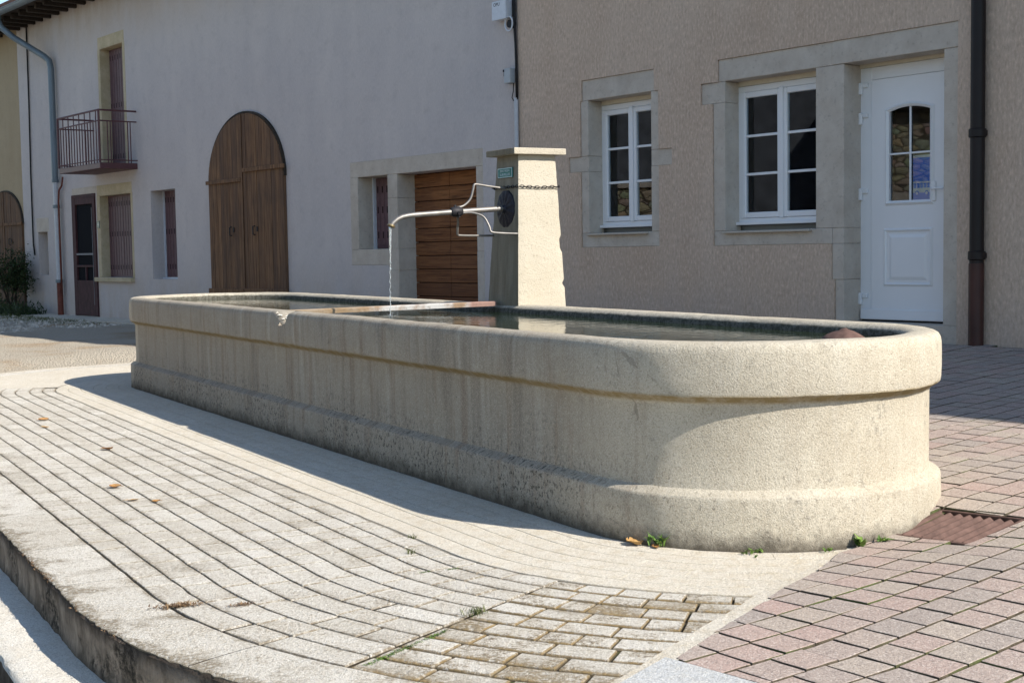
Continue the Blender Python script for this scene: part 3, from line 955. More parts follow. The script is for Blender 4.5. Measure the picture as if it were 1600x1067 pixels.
for pi_, (d, z, code) in enumerate(prof):
    row = []
    for k, c in enumerate(cols):
        w1 = .0030 * fbm(us[k] * 1.1, z * 1.2, 1) + .0015 * fbm(us[k] * 5, z * 7, 7)
        dz = .0020 * fbm(us[k] * 1.5, 3.3 + z * .3, 2) + .0015 * fbm(us[k] * 6, z, 5)
        if .56 < z < .60: dz += .003 * fbm(us[k] * 9, 1, 1)
        dd, zz = d + w1, z + dz
        if .57 < z < .60 or .745 < z < .791:
            dd -= .030 * max(0, fbm(us[k] * 5.5, z * 4, 9) - .50); zz -= .012 * max(0, fbm(us[k] * 5.5, z * 4, 19) - .50)
        if c[0] == 's' and -.16 < d and z > .70:
            e = abs(c[1] - CH + .02 * fbm(z * 30, d * 30))
            if e < .115:
                m = 1 - e / .115
                if d > -.10:
                    zz -= .052 * m * (1 if d > -.06 else .6) + (.02 if e < .03 else 0); dd -= .018 * m
        v, u = bp(c, r0 + dd)
        row.append(mb.add([(v, u, zz)]))
    g.append(row)
nc = len(cols)
us2 = us + [acc]
for i in range(len(prof) - 1):
    for k in range(nc):
        k2 = (k + 1) % nc
        mb.face((g[i][k], g[i][k2], g[i + 1][k2], g[i + 1][k]), [(us2[k], prof[i][2]), (us2[k + 1], prof[i][2]), (us2[k + 1], prof[i + 1][2]), (us2[k], prof[i + 1][2])])
# floor
mb.face([g[-1][k] for k in range(nc)][::-1], [(0, 1.6)] * nc)
mb.f[-1] = tuple(mb.f[-1])
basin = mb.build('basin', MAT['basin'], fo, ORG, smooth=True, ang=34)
# fresh broken concrete in the notch
mb = MB()
for k in range(26):
    e = random.uniform(-.10, .10)
    if abs(e) < .02: continue
    x, y, z = vc - r0 + random.uniform(.012, .06), CH + e, .772 - .045 * (1 - abs(e) / .11) + random.uniform(-.004, .012)
    rr = random.uniform(.010, .022)
    n = mb.add([(x + rr * random.uniform(.6, 1.2) * a, y + rr * random.uniform(.6, 1.2) * b, z + rr * .6 * random.uniform(.6, 1.2) * c) for a, b, c in ((1, 0, 0), (0, 1, 0), (-1, 0, 0), (0, -1, 0), (0, 0, 1), (0, 0, -1))])
    for q in ((0, 1, 4), (1, 2, 4), (2, 3, 4), (3, 0, 4), (1, 0, 5), (2, 1, 5), (3, 2, 5), (0, 3, 5)): mb.face([n + i for i in q])
o = mb.build('broken_edge', MAT['kerb'], fo, ORG); o['label'] = 'freshly broken pale concrete in the notch of the near rim'

# pillar (local frame: x = v, y = u)
PV0, PV1 = (4.435, 4.825), (4.495, 4.785)     # v range bottom / top
PU0, PU1 = (7.695, 8.135), (7.760, 8.055)     # u range bottom / top
Z0, Z1 = .60, 1.786
mb = MB()
nz, ns = 40, 12
def pil(f, a, side):
    va, vb = PV0[0] + (PV1[0] - PV0[0]) * f, PV0[1] + (PV1[1] - PV0[1]) * f
    ua, ub = PU0[0] + (PU1[0] - PU0[0]) * f, PU0[1] + (PU1[1] - PU0[1]) * f
    cr = [(va, ua), (vb, ua), (vb, ub), (va, ub)]
    p, q = cr[side], cr[(side + 1) % 4]
    return (p[0] + (q[0] - p[0]) * a, p[1] + (q[1] - p[1]) * a)
g = []
for i in range(nz + 1):
    f = i / nz; z = Z0 + (Z1 - Z0) * f; row = []
    for sd in range(4):
        for k in range(ns):
            a = k / ns
            v, u = pil(f, a, sd)
            cv, cu = pil(f, .5, 0)[0], pil(f, .5, 1)[1]
            w = .0022 * fbm(v * 9, u * 9, z * 9)
            if k == 0:
                w -= .004 + .010 * max(0, fbm(v * 3 + sd * 7, u * 3, z * 11) - .15)
                if sd == 1 and 1.16 < z < 1.23: w -= .012
                if sd == 1 and .90 < z < .95: w -= .016
            nv, nu = v - 4.63, u - 7.915
            L = sqrt(nv * nv + nu * nu)
            row.append(mb.add([(v + nv / L * w, u + nu / L * w, z)]))
    g.append(row)
m = ns * 4
for a, b in zip(g, g[1:]):
    for k in range(m): mb.face((a[k], a[(k + 1) % m], b[(k + 1) % m], b[k]))
mb.face(g[-1])
PORG = (4.63, 7.915, 0)
pl = mb.build('pillar', MAT['pillar'], fo, PORG, smooth=True, loc=(4.63 - vc, 7.915 - um, 0), ang=50)
pl['label'] = 'square tapering concrete pillar, sunlit cream on its right face'
mb = MB()
ca, cb2, cc_, cd_ = 4.440, 4.835, 7.712, 8.095
n = 10
zb, zt = 1.786, 1.826
def capring(z, ins, amp):
    row = []
    cr = [(ca + ins, cc_ + ins), (cb2 - ins, cc_ + ins), (cb2 - ins, cd_ - ins), (ca + ins, cd_ - ins)]
    for sd in range(4):
        p, q = cr[sd], cr[(sd + 1) % 4]
        for k in range(n):
            v, u = p[0] + (q[0] - p[0]) * k / n, p[1] + (q[1] - p[1]) * k / n
            w = amp * fbm(v * 24, u * 24, z * 40)
            row.append(mb.add([(v + w, u + w, z + w * .5)]))
    return row
g = [capring(zb, .012, .001), capring(zb, 0, .0018), capring(zb + .004, -.0015, .0022), capring(zt - .003, -.0015, .0022), capring(zt, .0012, .0018), capring(zt + .003, .05, .001), capring(zt + .006, .15, .001)]
m = 4 * n
for a, b in zip(g, g[1:]):
    for k in range(m): mb.face((a[k], a[(k + 1) % m], b[(k + 1) % m], b[k]))
mb.face(g[-1]); mb.face(g[0][::-1])
mb.build('cap', MAT['pillar'], pl, PORG, smooth=True, ang=22)

def text_mesh(name, s, size, mat, parent, loc, rot, align='CENTER', ext=.0006, sx=1.0):
    cu = bpy.data.curves.new(name, 'FONT'); cu.body = s; cu.size = size; cu.align_x = align; cu.align_y = 'CENTER'; cu.extrude = ext
    cu.resolution_u = 3
    t = bpy.data.objects.new(name, cu); COL.objects.link(t)
    bpy.context.view_layer.update()
    me = bpy.data.meshes.new_from_object(t.evaluated_get(bpy.context.evaluated_depsgraph_get()))
    bpy.data.objects.remove(t)
    me.materials.clear(); me.materials.append(mat)
    o = bpy.data.objects.new(name, me); COL.objects.link(o)
    o.parent = parent; o.location = loc; o.rotation_euler = rot; o.scale = (sx, 1, 1)
    return o
# face towards the spout: v = pv(z); slight backward lean
def pv(z): return PV0[0] + (PV1[0] - PV0[0]) * (z - Z0) / (Z1 - Z0)
# green plate: text must be read from -v side; local x axis of text = -u direction
def plate(u_c, z_c, wd, ht):
    mb = MB(); x = pv(z_c) - .008
    mb.box(x - .002, x + .004, u_c - wd / 2, u_c + wd / 2, z_c - ht / 2, z_c + ht / 2, .001)
    return mb, x
mb, x = plate(7.915, 1.672, .198, .066)
sg = mb.build('sign_plate', MAT['sign_green'], pl, PORG)
sg['label'] = 'small green enamel plate with white lettering'
mb = MB()
bw = .0042
for (ua, ub, za, zb2) in ((-.096, .096, .027, .027 + bw), (-.096, .096, -.027 - bw, -.027), (-.096, -.096 + bw, -.027, .027), (.096 - bw, .096, -.027, .027)):
    mb.box(x - .0032, x - .0018, 7.915 + ua, 7.915 + ub, 1.672 + za, 1.672 + zb2)
mb.build('sign_border', MAT['sign_white'], sg, PORG)
rotm = Matrix(((0, 0, -1), (-1, 0, 0), (0, 1, 0))).to_euler()
for s_, dz, sz in (('EAU NON', .0125, .023), ('SURVEILLEE', -.0125, .022)):
    text_mesh('lettering', s_, sz, MAT['sign_white'], sg, (x - .0028 - PORG[0], 7.915 - PORG[1], 1.672 + dz), rotm, sx=1.22)

# spout with its bracket
spt = empty('spout', (pv(1.43) - vc, 7.90 - um, 1.43), 0, parent=fo)
SO = (pv(1.43), 7.90, 1.43)
mb = MB()
path = [(4.47, 7.90, 1.4345), (4.1, 7.90, 1.412), (3.80, 7.90, 1.392), (3.75, 7.90, 1.387), (3.705, 7.90, 1.378), (3.670, 7.90, 1.363), (3.645, 7.90, 1.344), (3.630, 7.90, 1.326)]
mb.tube(path, [.0185, .0178, .017, .0165, .0165, .016, .0155, .015], 16)
mb.build('pipe', MAT['steel'], spt, SO, smooth=True, ang=60)
mb = MB()
ax = Vector((-.42, 0, -.9)).normalized(); p0 = Vector((3.632, 7.90, 1.330))
mb.tube([p0, p0 + ax * .004, p0 + ax * .012, p0 + ax * .016], [.017, .026, .026, .018], 16)
mb.build('lip', MAT['brass'], spt, SO, smooth=True, ang=50)
def arm(pts, name='bracket'):
    # smooth path (Catmull-Rom) through pts
    P = [Vector(p) for p in pts]; out = []
    Q = [P[0]] + P + [P[-1]]
    for i in range(1, len(Q) - 2):
        for k in range(6):
            t = k / 6; a, b, c, d = Q[i - 1], Q[i], Q[i + 1], Q[i + 2]
            out.append(.5 * ((2 * b) + (c - a) * t + (2 * a - 5 * b + 4 * c - d) * t * t + (3 * b - a - 3 * c + d) * t ** 3))
    out.append(P[-1])
    mb = MB(); mb.tube(out, .0075, 10); return mb.build(name, MAT['steel'], spt, SO, smooth=True, ang=60)
arm([(4.105, 7.90, 1.440), (4.155, 7.90, 1.452), (4.205, 7.90, 1.495), (4.228, 7.90, 1.560), (4.236, 7.90, 1.588), (4.258, 7.90, 1.592), (4.35, 7.90, 1.580), (4.475, 7.90, 1.566)])
arm([(4.14, 7.885, 1.404), (4.20, 7.865, 1.404), (4.262, 7.83, 1.378), (4.288, 7.80, 1.315), (4.293, 7.79, 1.283), (4.312, 7.783, 1.272), (4.38, 7.765, 1.266), (4.475, 7.745, 1.262)])
arm([(4.10, 7.915, 1.398), (4.130, 7.945, 1.380), (4.155, 7.985, 1.342), (4.162, 8.01, 1.290), (4.172, 8.025, 1.264), (4.20, 8.03, 1.258), (4.32, 8.05, 1.256), (4.475, 8.07, 1.256)])
mb = MB()
mb.tube([(4.060, 7.90, 1.4095), (4.075, 7.90, 1.4105), (4.10, 7.90, 1.412), (4.125, 7.90, 1.4135), (4.14, 7.90, 1.4145)], [.026, .033, .035, .033, .025], 14)
mb.tube([(4.10, 7.855, 1.40), (4.10, 7.945, 1.425)], .011, 8); mb.tube([(4.115, 7.89, 1.375), (4.09, 7.905, 1.455)], .010, 8)
mb.build('clamp', MAT['steel_dark'], spt, SO, smooth=True, ang=40)
mb = MB()
n = 40; c0r = (pv(1.43) - .004, 7.90, 1.430)
rg = []
for rr, xx in ((.0, -.030), (.022, -.030), (.028, -.016), (.06, -.012), (.095, -.010), (.112, -.004), (.114, .012)):
    row = []
    for k in range(n):
        a = 2 * pi * k / n
        sc = 1 + (.05 * abs(sin(a * 6)) if rr > .09 else 0); fl = .004 * cos(a * 12) if .04 < rr < .10 else 0
        row.append(mb.add([(c0r[0] + xx + fl, c0r[1] + rr * sc * cos(a), c0r[2] + rr * sc * sin(a) * 1.06)]))
    rg.append(row)
for a, b in zip(rg, rg[1:]):
    for k in range(n): mb.face((a[k], a[(k + 1) % n], b[(k + 1) % n], b[k]))
mb.build('rosette', MAT['rosette'], spt, SO, smooth=True, ang=50)

# water in the trough
mb = MB()
zw = .741
ring_pts = [FW(*bp(c, r0 - .150), zw) for c in cols]
mb.poly(ring_pts)
tag(mb.build('water', MAT['water']), kind='structure')
# falling water
mb = MB()
random.seed(3)
def sx(f): return FW(3.622 - .016 * f + .004 * sin(f * 60) * f, 7.90 + .004 * cos(f * 73) * f, 1.315 - f * (1.315 - zw))
pts = [sx(k / 60) for k in range(61)]
rad = [max(.0011, .0062 * (1 - k / 60) ** 2.2 + .0024 * (.3 + .7 * abs(sin(k * .9 + .6 * sin(k * 1.7))))) for k in range(61)]
mb.tube(pts, rad, 8)
for k in range(30):
    f = random.uniform(.35, 1.0); p = sx(f) + Vector((random.gauss(0, .003), random.gauss(0, .003), 0)); ln = random.uniform(.006, .016)
    mb.tube([p, p - Vector((0, 0, ln * .4)), p - Vector((0, 0, ln))], [.0008, random.uniform(.0022, .0036), .0008], 6)
for k in range(26):
    a = random.uniform(0, 2 * pi); rr = random.uniform(.006, .05); q = FW(3.606 + rr * cos(a), 7.90 + rr * sin(a), zw + random.uniform(.003, .03)); s_ = random.uniform(.0012, .003)
    n = mb.add([q + Vector(t) * s_ for t in ((1, 0, 0), (0, 1, 0), (-1, 0, 0), (0, -1, 0), (0, 0, 1.5), (0, 0, -1.5))])
    for t in ((0, 1, 4), (1, 2, 4), (2, 3, 4), (3, 0, 4), (1, 0, 5), (2, 1, 5), (3, 2, 5), (0, 3, 5)): mb.face([n + i for i in t])
tag(mb.build('falling_water', MAT['jet'], smooth=True), 'thin stream of clear water falling from the metal spout into the trough', 'water stream')
random.seed(11)
# plank lying across the trough
P0, P1 = FW(4.405, 7.94, .800), FW(3.10, 8.56, .764)
mid = (P0 + P1) / 2
dx = (P0 - P1); L = dx.length
pk = MB()
n = 16
for k in range(n):
    x0, x1 = -L / 2 + L * k / n, -L / 2 + L * (k + 1) / n
    wA, wB = .002 * fbm(x0 * 8, 1), .002 * fbm(x1 * 8, 1)
    ys_ = (-.055, -.05, .05, .055)
    def sec(x, w): return [(x, -.057 + w, -.016), (x, -.057 + w, .010), (x, -.050 + w, .015 + w), (x, .050, .015 + w), (x, .057, .010), (x, .057, -.016)]
    a, b = sec(x0, wA), sec(x1, wB)
    for i in range(6): pk.quad(a[i], b[i], b[(i + 1) % 6], a[(i + 1) % 6])
    if k == 0: pk.poly(a)
    if k == n - 1: pk.poly(b[::-1])
o = pk.build('plank', MAT['plank'])
xa = dx.normalized(); ya = Vector((0, 0, 1)).cross(xa).normalized(); za = xa.cross(ya)
o.matrix_world = Matrix.Translation(mid) @ Matrix((xa, ya, za)).transposed().to_4x4()
tag(o, 'rust stained whitish plank lying across the trough from notch to pillar', 'plank')
# rusty dome at the right end of the trough
mb = MB()
mb.lathe([(.115, -.06), (.115, -.012), (.105, .004), (.08, .016), (.05, .027), (.022, .033), (.014, .038), (.0, .040)], (0, 0, 0), 28)
for i, q in enumerate(mb.v):
    mb.v[i] = (q[0], q[1], q[2] + .004 * fbm(q[0] * 14, q[1] * 14))
o = mb.build('overflow_cover', MAT['rust'], smooth=True, ang=60)
o.location = FW(4.24, 4.46, .738); o.scale = (.9, .9, 1.15)
tag(o, 'reddish brown domed iron cover rising from the water at the right end of the trough', 'cover')
# chain round the pillar
def chain(pts, name, label):
    mb = MB()
    tot = 0; seg = []
    P = [Vector(p) for p in pts]
    for a, b in zip(P, P[1:]): seg.append((tot, a, b)); tot += (b - a).length
    pitch = .029; k = 0; s = 0
    while s < tot:
        for (t0, a, b) in seg:
            if t0 <= s <= t0 + (b - a).length + 1e-6:
                d = (b - a).normalized(); c = a + d * (s - t0); break
        side = d.cross(Vector((0, 0, 1))).normalized(); up = Vector((0, 0, 1))
        w = (up if k % 2 == 0 else side)
        loop = []
        for t in range(13):
            an = 2 * pi * t / 12
            loop.append(c + d * (.0185 * cos(an)) + w * (.0085 * sin(an)))
        mb.tube(loop, .0026, 6, cap=False)
        s += pitch; k += 1
    return tag(mb.build(name, MAT['steel_dark'], smooth=True), label, 'chain')
zc = 1.575
def pr_(a, sd, out=.010):
    f = (zc - Z0) / (Z1 - Z0); v, u = pil(f, a, sd); nv, nu = [(0, -1), (1, 0), (0, 1), (-1, 0)][sd]
    return FW(v + nv * out, u + nu * out, zc)
cp = [pr_(1, 3), pr_(.5, 3), pr_(.0, 3), pr_(1, 2), pr_(0, 2), pr_(1, 1), pr_(0, 1), pr_(1, 0), pr_(.5, 0), pr_(0, 0)]
cp[8] = cp[8] - Vector((0, 0, .006))
chain(cp, 'chain', 'dark iron link chain hung round the upper part of the fountain pillar')

# ================================================================== DRAIN GRATE
zgc = zg(GC.x, GC.y) + .005
slope = Vector((NW.x, NW.y, 0)) * .057
gr = empty('drain_grate', (GC.x, GC.y, zgc), math.atan2(GX.y, GX.x), 'rusty iron drain grate with slanting bars set in the pavers beside the trough', 'drain grate')
def gl(mb, x0, x1, y0, y1, z0, z1, b=0): mb.box(x0, x1, y0, y1, z0, z1, b)
mb = MB()
gl(mb, -GWX, GWX, -GWY, -GWY + .016, -.03, .002, .002); gl(mb, -GWX, GWX, GWY - .012, GWY, -.03, .003, .002)
gl(mb, -GWX, -GWX + .012, -GWY + .016, GWY - .012, -.03, .002, .002); gl(mb, GWX - .012, GWX, -GWY + .016, GWY - .012, -.03, .002, .002)
mb.build('frame', MAT['rust'], gr)
for k in range(8):
    x = -GWX + .030 + k * (2 * GWX - .06) / 7.0
    mb = MB()
    y0, y1 = -GWY + .016, GWY - .030
    sec = [(-.020, -.004), (-.018, .003), (-.012, .003), (.011, -.018), (.009, -.024)]
    a = [(x + p, y0, z) for p, z in sec]; b = [(x + p, y1, z) for p, z in sec]
    for i in range(5): mb.quad(a[i], a[(i + 1) % 5], b[(i + 1) % 5], b[i])
    mb.poly(a[::-1]); mb.poly(b)
    mb.build('bar', MAT['rust'], gr)
mb = MB(); gl(mb, -GWX + .001, GWX - .001, -GWY + .001, GWY - .001, -.20, -.10); mb.build('pit', MAT['rust_dark'], gr)
_h = .12
nrm = Vector((-(zg(GC.x + _h, GC.y) - zg(GC.x - _h, GC.y)) / (2 * _h), -(zg(GC.x, GC.y + _h) - zg(GC.x, GC.y - _h)) / (2 * _h), 1)).normalized()
gx3 = (GX - nrm * GX.dot(nrm)).normalized(); gy3 = nrm.cross(gx3)
gr.matrix_world = Matrix.Translation((GC.x, GC.y, zgc)) @ Matrix((gx3, gy3, nrm)).transposed().to_4x4()

# ================================================================== HOUSES
def cellfaces(mb, xs, zs, inside, y0, y1):
    """front faces at y0 for cells inside; edge faces back to y1 on borders"""
    for i in range(len(xs) - 1):
        for j in range(len(zs) - 1):
            if not inside((xs[i] + xs[i + 1]) / 2, (zs[j] + zs[j + 1]) / 2): continue
            a, b, c, d = xs[i], xs[i + 1], zs[j], zs[j + 1]
            mb.quad((a, y0, c), (b, y0, c), (b, y0, d), (a, y0, d))
            for di, dj, e in ((-1, 0, ((a, c), (a, d))), (1, 0, ((b, d), (b, c))), (0, -1, ((b, c), (a, c))), (0, 1, ((a, d), (b, d)))):
                ii, jj = i + di, j + dj
                out = not (0 <= ii < len(xs) - 1 and 0 <= jj < len(zs) - 1)
                if not out: out = not inside((xs[ii] + xs[ii + 1]) / 2, (zs[jj] + zs[jj + 1]) / 2)
                if out:
                    (p, q), (r2, s2) = e
                    mb.quad((p, y0, q), (r2, y0, s2), (r2, y1, s2), (p, y1, q))
def grid_of(rects, ext):
    xs = sorted(set([ext[0], ext[1]] + [v for r in rects for v in r[:2]])); zs = sorted(set([ext[2], ext[3]] + [v for r in rects for v in r[2:]]))
    def sub(a, mx):
        o = [a[0]]
        for p, q in zip(a, a[1:]):
            n = max(1, int(math.ceil((q - p) / mx)))
            o += [p + (q - p) * k / n for k in range(1, n + 1)]
        return o
    xs = [x for x in xs if ext[0] - 1e-6 <= x <= ext[1] + 1e-6]; zs = [z for z in zs if ext[2] - 1e-6 <= z <= ext[3] + 1e-6]
    return sub(xs, 3), sub(zs, 3)
def inr(rects): return lambda x, z: any(a < x < b and c < z < d for a, b, c, d in rects)

# ---------------------------------------------- right house
rh = empty('village_house', OR_, YR - pi / 2, 'house with brown roughcast walls, white windows in stone surrounds and white front door', 'house')
RT = 6.3
w1o = (-2.912, -1.985, 1.318, 2.683); w2o = (-1.006, .045, 1.300, 2.675); dro = (.345, 1.315, .50, 2.677)
stones = [(-2.998, -1.925, 2.683, 2.893), (-3.025, -2.912, 1.172, 2.683), (-1.985, -1.868, 1.172, 2.683), (-2.912, -1.985, 1.172, 1.318), (-3.212, -3.025, 1.955, 2.115), (-1.868, -1.686, 1.955, 2.115),
          (-1.082, 1.452, 2.675, 2.877), (-1.150, -1.006, 1.166, 2.675), (-1.300, -1.150, 2.482, 2.678), (-1.006, .225, 1.166, 1.300), (.045, .345, 1.30, 2.675), (.225, .345, .86, 1.30), (.255, .345, .30, .86), (1.315, 1.450, .30, 2.677), (.345, 1.315, .30, .50)]
mb = MB()
notstone = inr(stones + [w1o, w2o, dro])
xs, zs = grid_of(stones + [w1o, w2o, dro], (-4.04, 12, -.2, RT))
cellfaces(mb, xs, zs, lambda x, z: not notstone(x, z), 0.0, .06)
# flank walls, back
mb.box(-4.04, -3.80, .06, 8, -.2, RT); mb.box(11.76, 12, .06, 8, -.2, RT); mb.box(-3.80, 11.76, 7.7, 8, -.2, RT)
def stone_part(rects, openings, name, parent, mat, y0, y1, ext=None):
    mb = MB(); st = inr(rects); op = inr(openings)
    xs, zs = grid_of(rects + openings, ext or (min(r[0] for r in rects), max(r[1] for r in rects), min(r[2] for r in rects), max(r[3] for r in rects)))
    cellfaces(mb, xs, zs, lambda x, z: st(x, z) and not op(x, z), y0, y1)
    return mb.build(name, mat, parent)
# masonry joints between stones: thin dark mortar lines are real gaps 4 mm wide
def shrink(r, e=.0009): return (r[0] + e, r[1] - e, r[2] + e, r[3] - e)
def stones_part(rects, name, parent, mat, y0, y1):
    mb = MB()
    for k, r in enumerate(rects):
        j = random.uniform(-.003, .003)
        a, b, c, d = shrink(r)
        mb.box(a, b, y0 + j, y1, c, d, .004)
    return mb.build(name, mat, parent)
split = [(-2.998, -1.925, 2.683, 2.893), (-3.025, -2.912, 2.115, 2.683), (-3.212, -2.912, 1.955, 2.115), (-3.025, -2.912, 1.318, 1.955), (-1.985, -1.868, 2.115, 2.683), (-1.985, -1.686, 1.955, 2.115), (-1.985, -1.868, 1.318, 1.955), (-3.025, -1.868, 1.172, 1.318)]
# jambs go deep enough to form the reveals
def surround(rects, parent, mat, name='stone_surround', y0=.013, y1=.225):
    return stones_part(rects, name, parent, mat, y0, y1)
MAT['mortar'] = plain('grey_lime_mortar', (.46, .40, .33), .95, .1, var=.2, sc=30)
# backing behind the stone plates so joints read as mortar (inside the wall)
bk = mb; bk.mi = 1; stx = inr(stones); wid = [(a - .012, b + .012, c - .012, d + .012) for a, b, c, d in (w1o, w2o, dro)]; opx = inr(wid)
xs, zs = grid_of(stones + wid, (-3.3, 1.5, .3, 2.95))
cellfaces(bk, xs, zs, lambda x, z: stx(x, z) and not opx(x, z), .030, .21)
bk.build('wall', [MAT['render_brown'], MAT['mortar']], rh)

def window(parent, op, dep, cream_h, name='window'):
    x0, x1, z0, z1 = op
    root = empty(name, ((x0 + x1) / 2, dep, z0), 0, parent=parent)
    og = ((x0 + x1) / 2, dep, z0)
    e = .012; X0, X1 = x0 - .02, x1 + .02
    zf0, zf1 = z0 + .065, z1 - cream_h
    # outer frame
    f = MB(); fw = .045
    f.box(X0, X1, dep, dep + .06, zf0, zf0 + .05, .004); f.box(X0, X1, dep, dep + .06, zf1 - fw, zf1 + .01, .004)
    f.box(X0, X0 + fw + .01, dep, dep + .06, zf0 + .05, zf1 - fw, .004); f.box(X1 - fw - .01, X1, dep, dep + .06, zf0 + .05, zf1 - fw, .004)
    f.box(X0 + .01, X1 - .01, dep - .045, dep + .0, zf0 - .012, zf0 + .016, .004)   # drip rail
    f.build('frame', MAT['pvc'], root, og)
    if cream_h > .02:
        c = MB(); c.box(X0, X1, dep - .002, dep + .10, zf1 + .0125, z1 + .01); c.build('shutter_box', MAT['cream'], root, og)
    ix0, ix1, iz0, iz1 = X0 + fw + .012, X1 - fw - .012, zf0 + .052, zf1 - fw - .002
    xm = (ix0 + ix1) / 2
    for sgn in (0, 1):
        a, b = (ix0, xm - .004) if sgn == 0 else (xm + .004, ix1)
        c = MB(); cw = .052; y0, y1 = dep - .012, dep + .045
        c.box(a, a + cw, y0, y1, iz0, iz1, .006); c.box(b - cw, b, y0, y1, iz0, iz1, .006)
        c.box(a + cw, b - cw, y0 + .001, y1, iz0, iz0 + cw, .006); c.box(a + cw, b - cw, y0 + .001, y1, iz1 - cw, iz1, .006)
        cs = c.build('casement', MAT['pvc'], root, og)
        pa, pb, pc, pd = a + cw, b - cw, iz0 + cw, iz1 - cw
        g = MB(); g.box(pa - .004, pb + .004, dep + .012, dep + .016, pc - .004, pd + .004); g.build('pane', MAT['glass'], cs, og)
        for k in (1, 2):
            mm = MB(); zz = pc + (pd - pc) * k / 3; mm.box(pa, pb, dep + .000, dep + .0105, zz - .012, zz + .012, .003)
            mm.build('glazing_bar', MAT['pvc'], cs, og)
    c = MB(); c.box(xm - .022, xm + .022, dep - .024, dep - .0125, iz0 - .008, iz1 + .012, .005); c.build('meeting_stile', MAT['pvc'], root, og)
    # metal sill
    s = MB(); s.box(x0 - .01, x1 - .04, -.035, dep - .02, z0 - .022, z0 - .004, .003); s.build('sill', MAT['alu'], root, og)
    # dark room behind
    rm = MB()
    for (a, b, c, d, e2, f2) in ((x0 - .25, x0 - .03, dep + .07, dep + .36, z0 - .1, z1 + .1), (x1 + .03, x1 + .25, dep + .07, dep + .36, z0 - .1, z1 + .1)):
        rm.box(a, b, c, d, e2, f2)
    rx0, rx1 = x0 - .25, x1 + .25
    rm.quad((rx0, 2.9, .3), (rx1, 2.9, .3), (rx1, 2.9, 3), (rx0, 2.9, 3)); rm.quad((rx0, dep + .08, .3), (rx0, 2.9, .3), (rx0, 2.9, 3), (rx0, dep + .08, 3))
    rm.quad((rx1, dep + .08, .3), (rx1, 2.9, .3), (rx1, 2.9, 3), (rx1, dep + .08, 3)); rm.quad((rx0, dep + .08, .3), (rx1, dep + .08, .3), (rx1, 2.9, .3), (rx0, 2.9, .3))
    rm.quad((rx0, dep + .08, 3), (rx1, dep + .08, 3), (rx1, 2.9, 3), (rx0, 2.9, 3))
    # face of the wall inside the room, closing the gap round the frame
    for (a, b, c, d) in ((rx0, x0 - .018, .3, 3), (x1 + .018, rx1, .3, 3), (x0 - .018, x1 + .018, .3, z0 + .05), (x0 - .018, x1 + .018, z1, 3)):
        rm.quad((a, dep + .065, c), (b, dep + .065, c), (b, dep + .065, d), (a, dep + .065, d))
    rm.build('interior', MAT['room'], root, og)
    return root
W1 = window(rh, w1o, .205, .055)
W1['label'] = 'narrower white window left of the other, beside the pillar'
surround(split, W1, MAT['stone']).location = (-(w1o[0] + w1o[1]) / 2, -.205, -w1o[2])
W2 = window(rh, w2o, .20, .055)
W2['label'] = 'wider white window next to the front door'
split2 = [(-1.082, .222, 2.675, 2.877), (-1.300, -1.006, 2.482, 2.675), (-1.150, -1.006, 1.30, 2.482), (-1.150, .225, 1.166, 1.30)]
surround(split2, W2, MAT['stone']).location = (-(w2o[0] + w2o[1]) / 2, -.20, -w2o[2])
# front door
x0, x1, z0, z1 = dro
dd = .245
fd = empty('front_door', ((x0 + x1) / 2, dd, z0), 0, parent=rh)
og = ((x0 + x1) / 2, dd, z0)
split3 = [(.222, 1.450, 2.677, 2.877), (.045, .345, 1.30, 2.675), (.225, .345, 1.166, 1.30), (.225, .345, .86, 1.166), (.255, .345, .50, .86), (1.315, 1.450, .50, 2.677), (.255, 1.450, .30, .50)]
surround(split3, fd, MAT['stone'], y1=.27).location = (-og[0], -og[1], -og[2])
fr = MB(); X0, X1 = x0 - .005, x1 + .03
fr.box(X0, X0 + .115, dd, dd + .06, z0 + .012, z1 - .03, .004); fr.box(X1 - .10, X1, dd, dd + .06, z0 + .012, z1 - .03, .004)
fr.box(X0 + .115, X1 - .10, dd, dd + .06, z1 - .135, z1 - .03, .004)
fr.build('frame', MAT['pvc'], fd, og)
c = MB(); c.box(X0, X1, dd - .012, dd + .08, z1 - .0285, z1 + .01); c.build('shutter_box', MAT['cream'], fd, og)
lf0, lf1, lz0, lz1 = X0 + .1185, X1 - .1035, z0 + .014, z1 - .1385
# leaf with an arched light: grid cells around the opening, spandrels over the arch
gx0, gx1, gz0, gzs, gzt = .640, 1.036, 1.510, 2.262, 2.305
lf = MB(); yl = dd - .006
def arch_z(x):
    f = (x - (gx0 + gx1) / 2) / ((gx1 - gx0) / 2); return gzs + (gzt - gzs) * (1 - f * f)
for (a, b, c, d) in ((lf0, gx0, lz0, lz1), (gx1, lf1, lz0, lz1), (gx0, gx1, lz0, gz0), (gx0, gx1, gzt, lz1)):
    lf.quad((a, yl, c), (b, yl, c), (b, yl, d), (a, yl, d))
nA = 16
for k in range(nA):
    a, b = gx0 + (gx1 - gx0) * k / nA, gx0 + (gx1 - gx0) * (k + 1) / nA
    if gzt - arch_z(a) + gzt - arch_z(b) > 1e-5:
        lf.quad((a, yl, arch_z(a)), (b, yl, arch_z(b)), (b, yl, gzt), (a, yl, gzt))
    lf.quad((a, yl, arch_z(a)), (a, yl + .04, arch_z(a)), (b, yl + .04, arch_z(b)), (b, yl, arch_z(b)))
